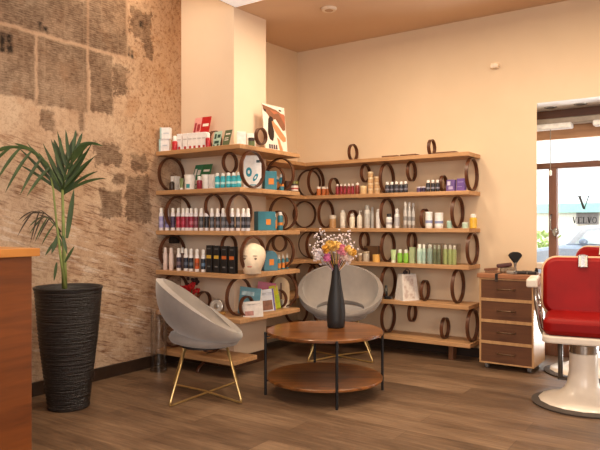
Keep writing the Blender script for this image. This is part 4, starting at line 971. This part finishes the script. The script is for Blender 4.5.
def blade(m, p, d, L, w, droop, nrm):
    d = d.normalized(); s = d.cross(nrm).normalized(); ns = 6; prev = None
    for i in range(ns+1):
        u_ = i/ns; c = p+d*(L*u_)+Vector((0, 0, -droop*L*u_*u_)); ww = w*(math.sin(math.pi*min(1, (u_*.92+.10)))**.7)*(1 if u_ < 1 else .05); 
        a, b2, mid = c+s*ww/2, c-s*ww/2, c-nrm*ww*.12
        m.v += [a, mid, b2]
        if i:
            q = len(m.v)-6; m.f += [(q, q+1, q+4, q+3), (q+1, q+2, q+5, q+4)]; m.mi += [0, 0]
def frond(pts, leaves, mat, wd_=.023):
    """pts: rachis in pixels+depth; leaves: list of (position 0..1, angle in picture plane deg, length px, droop, depth tilt)"""
    m = MB(); P = [lp_(*q) for q in pts]; m.tube(P, [.006*(1-.6*i/(len(P)-1)) for i in range(len(P))], 6)
    for (s, an, L, dr, dz) in leaves:
        f = s*(len(P)-1); i = min(int(f), len(P)-2); p = P[i].lerp(P[i+1], f-i)
        d = Vector((math.cos(R(an)), dz, math.sin(R(an)))); nr = Vector((.25, -1, .25)).normalized()
        blade(m, p, d, L*kp, wd_, dr, nr)
    m.build('frond', mat, palm, smooth=True)
frond([(63, 192, -.01), (66, 178, -.02), (70, 164, -.04), (76, 153, -.05), (83, 146, -.06)],
      [(.05, 50, 46, .12, -.1), (.12, 118, 48, .02, .1), (.2, 56, 42, .15, -.1), (.25, 112, 42, .0, .1), (.38, 52, 40, .2, -.2), (.4, 106, 40, 0, .1), (.55, 46, 36, .25, -.2), (.55, 98, 32, 0, .1), (.7, 38, 30, .3, -.2), (.72, 84, 24, 0, .1), (.85, 30, 26, .3, -.1), (.88, 70, 16, 0, 0), (1, 15, 24, .35, 0)], g1)
frond([(62, 192, 0), (57, 178, -.02), (50, 164, -.04), (40, 154, -.06), (27, 149, -.08), (14, 150, -.09)],
      [(.08, 122, 44, .05, .1), (.18, 128, 40, .0, 0), (.3, 132, 34, .05, .1), (.34, 225, 30, .3, -.2), (.45, 142, 30, .1, 0), (.5, 236, 34, .3, -.2), (.6, 152, 26, .1, .1), (.66, 232, 38, .35, -.2), (.72, 165, 28, .2, 0), (.8, 225, 34, .35, -.1), (.88, 180, 26, .3, 0), (.95, 210, 28, .4, 0), (1, 188, 26, .3, 0)], g2_)
frond([(63, 195, .02), (62, 180, .03), (59, 166, .04), (57, 156, .05)],
      [(.02, 131, 66, .05, -.1), (.02, 140, 56, .12, -.1), (.02, 35, 56, .3, -.15), (.03, 60, 64, .08, -.15), (.03, 122, 64, .05, -.15), (.03, 113, 58, .03, .05), (.05, 103, 54, 0, .05), (.05, 66, 58, .06, -.05), (.03, 54, 58, .15, -.1), (.05, 76, 54, .03, 0), (.03, 44, 50, .25, -.1), (.1, 95, 50, 0, .1), (.3, 105, 40, 0, .2), (.35, 78, 44, .05, .1), (.6, 112, 30, .05, .2), (.6, 72, 38, .05, .1), (.85, 92, 24, 0, .1), (1, 110, 20, .05, .1)], g1)
frond([(61, 232, .0), (54, 219, -.03), (45, 211, -.05), (36, 212, -.06)],
      [(.3, 150, 18, .2, 0), (.4, 235, 20, .3, -.1), (.55, 165, 18, .3, 0), (.6, 245, 24, .3, -.1), (.75, 250, 26, .3, 0), (.85, 200, 16, .4, 0), (.95, 228, 24, .3, 0), (1, 195, 14, .4, 0)], g3, .011)
frond([(63, 240, .0), (57, 226, -.02), (50, 218, -.03), (44, 217, -.03)],
      [(.4, 230, 20, .3, 0), (.7, 235, 22, .3, 0), (.9, 215, 18, .4, 0), (1, 200, 14, .4, 0)], g2_, .012)
m = MB()
for (px, py, an, L, w_) in ((68, 238, 81, 52, .036), (62, 246, 108, 12, .03), (60, 234, 250, 20, .03), (64, 236, 285, 18, .022), (58, 262, 262, 18, .020), (66, 262, 60, 20, .02), (57, 240, 235, 18, .02)):
    blade(m, lp_(px, py, -.02), Vector((math.cos(R(an)), -.05, math.sin(R(an)))), L*kp, w_, .04, Vector((.2, -1, .1)).normalized())
m.build('young_leaves', g2_, palm, smooth=True)

# ---------------------------------------------------------------- reception desk
dk = at(32, 300, D=2.98); zt_ = 1.143
desk = thing('reception_desk', 'orange brown wooden reception desk with thick counter slab standing nearest the potted palm', 'desk', (dk.x, dk.y, 0))
dw = wood('desk_veneer', '#562a0f', '#86481b', 'y', .38, .6)
MB().box((-.55, -1.5, 0), (0, 0, zt_-.04)).build('body', dw, desk, bevel=.003)
MB().box((-.60, -1.55, zt_-.04), (.022, .030, zt_)).build('countertop', wood('counter_slab', '#b8742f', '#d8954a', 'y', .35, .6), desk, bevel=.003)

# ---------------------------------------------------------------- drawer cabinet
yf = 5.37; x0, x1 = at(479.5, 300, Y=yf).x, at(534, 300, Y=yf).x; yr = 5.765; zc0, zc1 = .052, .795
cab = thing('drawer_cabinet', 'brown four drawer cabinet on casters with pale edging by the shelf end', 'cabinet', ((x0+x1)/2, yf, 0)); W2 = (x1-x0)/2
cw_ = wood('cabinet_side_wood', '#a97f54', '#c9a071', 'z', .5); cdk = wood('drawer_front', '#54321f', '#6a4328', 'x', .5)
m = MB(); m.box((-W2, .018, zc0), (-W2+.018, yr-yf, zc1)); m.box((W2-.018, .018, zc0), (W2, yr-yf, zc1)); m.box((-W2, yr-yf-.012, zc0), (W2, yr-yf, zc1)); m.box((-W2+.018, .018, zc0), (W2-.018, yr-yf, zc0+.018))
m.build('carcass', cw_, cab)
m = MB(); m.box((-W2-.02, -.015, zc1), (W2+.015, yr-yf+.01, zc1+.038)); m.build('top', wood('cabinet_top', '#8a5a3c', '#a97350', 'x', .4), cab, bevel=.004)
hd_ = (zc1-zc0)/4
for i in range(4):
    za, zb = zc0+hd_*i, zc0+hd_*(i+1)
    m = MB(); m.box((-W2+.014, -.002, za+.012), (W2-.014, .016, zb-.014)); d_ = m.build('drawer', cdk, cab)
    m = MB(); e = .012
    m.box((-W2, -.006, za), (W2, .018, za+.012)); m.box((-W2, -.006, zb-.014), (W2, .018, zb-.0005)); m.box((-W2+.0005, -.0055, za+.0125), (-W2+.016, .0175, zb-.0145)); m.box((W2-.016, -.0055, za+.0125), (W2-.0005, .0175, zb-.0145))
    m.build('edging', cw_, d_)
    zh_ = (za+zb)/2; m = MB(); m.tube([(-.075, -.002, zh_), (-.07, -.028, zh_), (.07, -.028, zh_), (.075, -.002, zh_)], .006, 8); m.build('handle', M('#5f4630', .35, .4), d_, smooth=True)
for sx in (-1, 1):
    for yy in (.06, yr-yf-.06):
        m = MB(); m.lathe([(0, -.012), (.026, -.012), (.026, .012), (0, .012)], 16, Matrix.Translation((sx*(W2-.05), yy, .026)) @ Matrix.Rotation(R(90), 4, 'Y')); m.box((sx*(W2-.05)-.018, yy-.02, .048), (sx*(W2-.05)+.018, yy+.02, .057)); m.build('caster', M('#8d8a86', .4, .3), cab, smooth='auto')
ztp = zc1+.038
# tools on the cabinet
def on_top(px, off): p = at(px, 270, Y=yf+off); p.z = ztp; return p
p = on_top(515.2, .25); o = thing('neck_duster', 'black fan shaped neck brush standing upright on the cabinet', 'brush', p)
k = mpp(p); s2 = Matrix.Rotation(TH, 4, 'Z')
m = MB(); m.lathe([(.024, 0), (.026, .012), (.014, .02), (.010, .05), (.012, .075), (.016, .09), (0, .095)], 16); m.build('handle', M('#8a8078', .35, .5), o, smooth=True)
poly = [(-.012, .085), (.012, .085), (.05, .135), (.062, .155), (.045, .175), (.02, .185), (-.02, .185), (-.045, .175), (-.062, .155), (-.05, .135)]
m = MB(); m.prism(poly, -.016, .016, s2 @ XZ); m.build('bristles', M('#141214', .8), o, bevel=.008)
p = on_top(506, .19); o = thing('leather_pouch', 'dark red leather tool roll lying open on the cabinet top', 'pouch', p, R(12))
m = MB(); m.box((-.07, -.035, .05), (.06, .035, .085), Matrix.Rotation(R(-8), 4, 'Y')); m.build('flap', M('#4a201c', .5), o, bevel=.01)
m = MB(); m.box((-.05, -.03, 0), (.08, .03, .05)); m.build('body', M('#7a6650', .5, var=.4, scale=60), o, bevel=.012)
p = on_top(491.5, .09); o = thing('wooden_comb', 'brown wooden comb propped on the cabinet top', 'comb', p, R(8))
m = MB(); m.box((-.06, -.008, .025), (.06, .008, .045), Matrix.Rotation(R(-6), 4, 'Y')); m.build('spine', wood('comb_wood', '#6a3d22', '#8a5836', 'x'), o, bevel=.003)
m = MB()
for i in range(18): m.box((-.055+.006*i, -.003, .0), (-.052+.006*i, .003, .03))
m.build('teeth', M('#6a4328', .5), o)
p = on_top(497.5, .015); o = thing('hanging_strap', 'black leather strap hanging over the cabinet front edge', 'strap', (p.x, yf-.012, ztp))
m = MB(); m.box((-.012, -.006, -.065), (.012, -.004, .003)); m.box((-.012, -.006, .001), (.012, .12, .003)); m.build('band', M('#1d1714', .6), o)
m = MB(); m.box((-.014, -.009, -.062), (.014, -.006, -.045)); m.build('buckle', M('#6a625a', .3, .8), o)
for i, (px, off, L) in enumerate(((521, .10, .09), (527, .17, .09), (532, .10, .07), (511, .06, .08))):
    o = thing('hair_clipper', ('dark hair clipper lying below the neck brush', 'long dark clipper in the middle of the tool row', 'short dark clipper closest to the white armrest', 'small steel trimmer in front of the leather pouch')[i], 'clipper', on_top(px, off), R((20, -10, 15, -25)[i]))
    m = MB(); m.box((-L/2, -.016, 0), (L/2, .016, .028)); m.build('body', M('#2a2522' if i < 3 else '#9a948c', .4), o, bevel=.008)
    m = MB(); m.box((L/2, -.014, .005), (L/2+.014, .014, .022)); m.build('cutter_head', M('#a09a92', .3, .8), o)
bottle('bottle', 'small black bottle at the window end of the cabinet top', 'bottle', on_top(536.5, .19), 6, 4, '#1b1817', '#2a2624', capfrac=.3)
# ---------------------------------------------------------------- barber chairs
red = M('#8d0705', .5, 0, .22, var=.12, scale=6); enam = M('#eadfd0', .3, var=.02, coat=.3); chrome = M('#b9b4ae', .18, .95, var=.05); rub = M('#4a4039', .7)
def rr_prism(w, h, r, t): return rrect(w, h, r, 8), t
def barber(label, loc, rz, lift=0):
    t = thing('barber_chair', label, 'barber chair', loc, rz, 'red barber chairs')
    MB().lathe([(0, 0), (.335, 0), (.34, .012), (.31, .022), (.29, .024)], 48).build('base_ring', rub, t, smooth='auto')
    MB().lathe([(.295, .022), (.285, .035), (.23, .052), (.165, .074), (.125, .105), (.104, .15), (.094, .22), (.088, .36), (.0, .36)], 16).build('pedestal', enam, t, smooth='auto')
    MB().lathe([(.084, .36), (.090, .365), (.090, .42+lift), (.084, .425+lift), (.07, .425+lift), (.07, .47+lift), (0, .47+lift)], 28).build('collar', chrome, t, smooth='auto')
    L = lift
    m = MB(); m.prism([(y, x) for x, y in rrect(.52, .52, .07)], .455+L, .505+L, Matrix.Translation((-.26, 0, 0))); m.build('seat_frame', enam, t, bevel=.012)
    m = MB(); m.prism([(y, x) for x, y in rrect(.505, .50, .07)], .506+L, .625+L, Matrix.Translation((-.245, 0, 0))); m.build('seat', red, t, bevel=.035, smooth='auto')
    # backrest: stands in the yz plane, slightly reclined
    T = Matrix.Translation((-.245, 0, .585+L)) @ Matrix.Rotation(R(-8), 4, 'Y') @ Matrix(((0, 0, -1, 0), (1, 0, 0, 0), (0, 1, 0, 0), (0, 0, 0, 1)))
    m = MB(); m.prism(rrect(.55, .43, .10, 10), -.045, .035, T); m.build('backrest', red, t, bevel=.03, smooth='auto')
    m = MB(); pts = [T @ Vector((x*1.012, (y-.215)*1.012+.215, 0)) for x, y in rrect(.55, .43, .10, 10)]; m.tube(pts, .011, 8, True); m.build('piping', M('#d8b48e', .5), t, smooth=True)
    m = MB(); m.box((-.033, .355, -.062), (.033, .445, -.046), T); m.box((-.018, .425, -.06), (.018, .45, .03), T); br = m.build('headrest_bracket', chrome, t, bevel=.004)
    m = MB()
    for yy in (-.02, .02): m.box((yy-.006, .36, -.068), (yy+.006, .435, -.062), T)
    m.build('bracket_rail', M('#efe4d2', .3), br, bevel=.002)
    for sg in (1, -1):
        y = .325*sg
        m = MB(); m.box((-.20, y-.038, .820+L), (.18, y+.038, .880+L)); m.build('armrest', enam, t, bevel=.012)
        m = MB(); m.tube([(.08, y-.01*sg, .822+L), (.06, y-.02*sg, .70+L), (.07, y-.05*sg, .53+L), (.05, y-.07*sg, .48+L)], .014, 10); m.tube([(-.15, y-.01*sg, .822+L), (-.17, y-.03*sg, .70+L), (-.14, y-.05*sg, .52+L), (-.10, y-.07*sg, .48+L)], .014, 10)
        m.build('arm_support', chrome, t, smooth=True)
        m = MB(); m.lathe([(0, -.012), (.045, -.012), (.048, 0), (.045, .012), (0, .012)], 20, Matrix.Translation((-.15, y-.03*sg, .66+L)) @ Matrix.Rotation(R(90), 4, 'X')); m.build('recline_gear', chrome, t, smooth='auto')
    for sg in (1, -1):
        m = MB(); m.tube([(-.12, .15*sg, .46+L), (-.13, .15*sg, .25), (-.15, .15*sg, .14)], .017, 8); m.build('footrest_bar', M('#5d554e', .4, .6), t, smooth=True)
    m = MB(); m.box((-.19, -.17, .12), (-.15, .17, .15)); m.build('cross_bar', M('#5d554e', .4, .6), t, bevel=.005)
    return t
b1 = cw(1.985, 4.34); barber('red barber chair on a white pedestal beside the drawer cabinet', (b1.x, b1.y, 0), TH-R(90)-R(24.5))
b2_ = cw(2.43, 5.25); barber('red barber chair mostly hidden behind another, standing in the window bay', (b2_.x, b2_.y, 0), TH-R(90)-R(57), .05)

# ---------------------------------------------------------------- light
wd = bpy.data.worlds.new('world'); scene.world = wd; wd.use_nodes = True
bg = wd.node_tree.nodes['Background']; bg.inputs[0].default_value = (.92, .97, 1, 1); bg.inputs[1].default_value = 3.2
def area(name, loc, target, size, power, color, sy=None, spread=180):
    l = bpy.data.lights.new(name, 'AREA'); l.energy = power; l.color = color; l.size = size; l.spread = R(spread)
    if sy: l.shape = 'RECTANGLE'; l.size_y = sy
    o = bpy.data.objects.new(name, l); col.objects.link(o); o.location = loc
    o.rotation_euler = (Vector(target)-Vector(loc)).to_track_quat('-Z', 'Y').to_euler(); return o
area('daylight_from_street', (2.3, -1.4, 1.9), (-2.6, 3.8, .8), 2.6, 115, (1, .95, .90), 2.0)
area('daylight_side', (-.7, -2.2, 2.0), (-2.9, 4.0, .7), 2.0, 50, (.86, .93, 1), 1.6)
W = (1, .81, .58)
for i, (x, y, e) in enumerate(((-2.5, 4.3, 25), (-1.3, 4.2, 25), (.0, 4.3, 26), (-2.6, 2.3, 19), (-1.0, 2.2, 18))):
    area('ceiling_lamp', (x, y, 3.14), (x, y, 0), .35, e, W)
area('slot_lamp', (-3.95, 3.2, 3.6), (-3.95, 3.4, 0), .3, 14, W)
area('street_bounce_fill', (.2, YS+.9, -.10), (-.4, 5.9, 2.4), 2.4, 420, (1, .98, .95), 1.2)  # added fill lamp at street level, stands in for ground bounce on the soffit
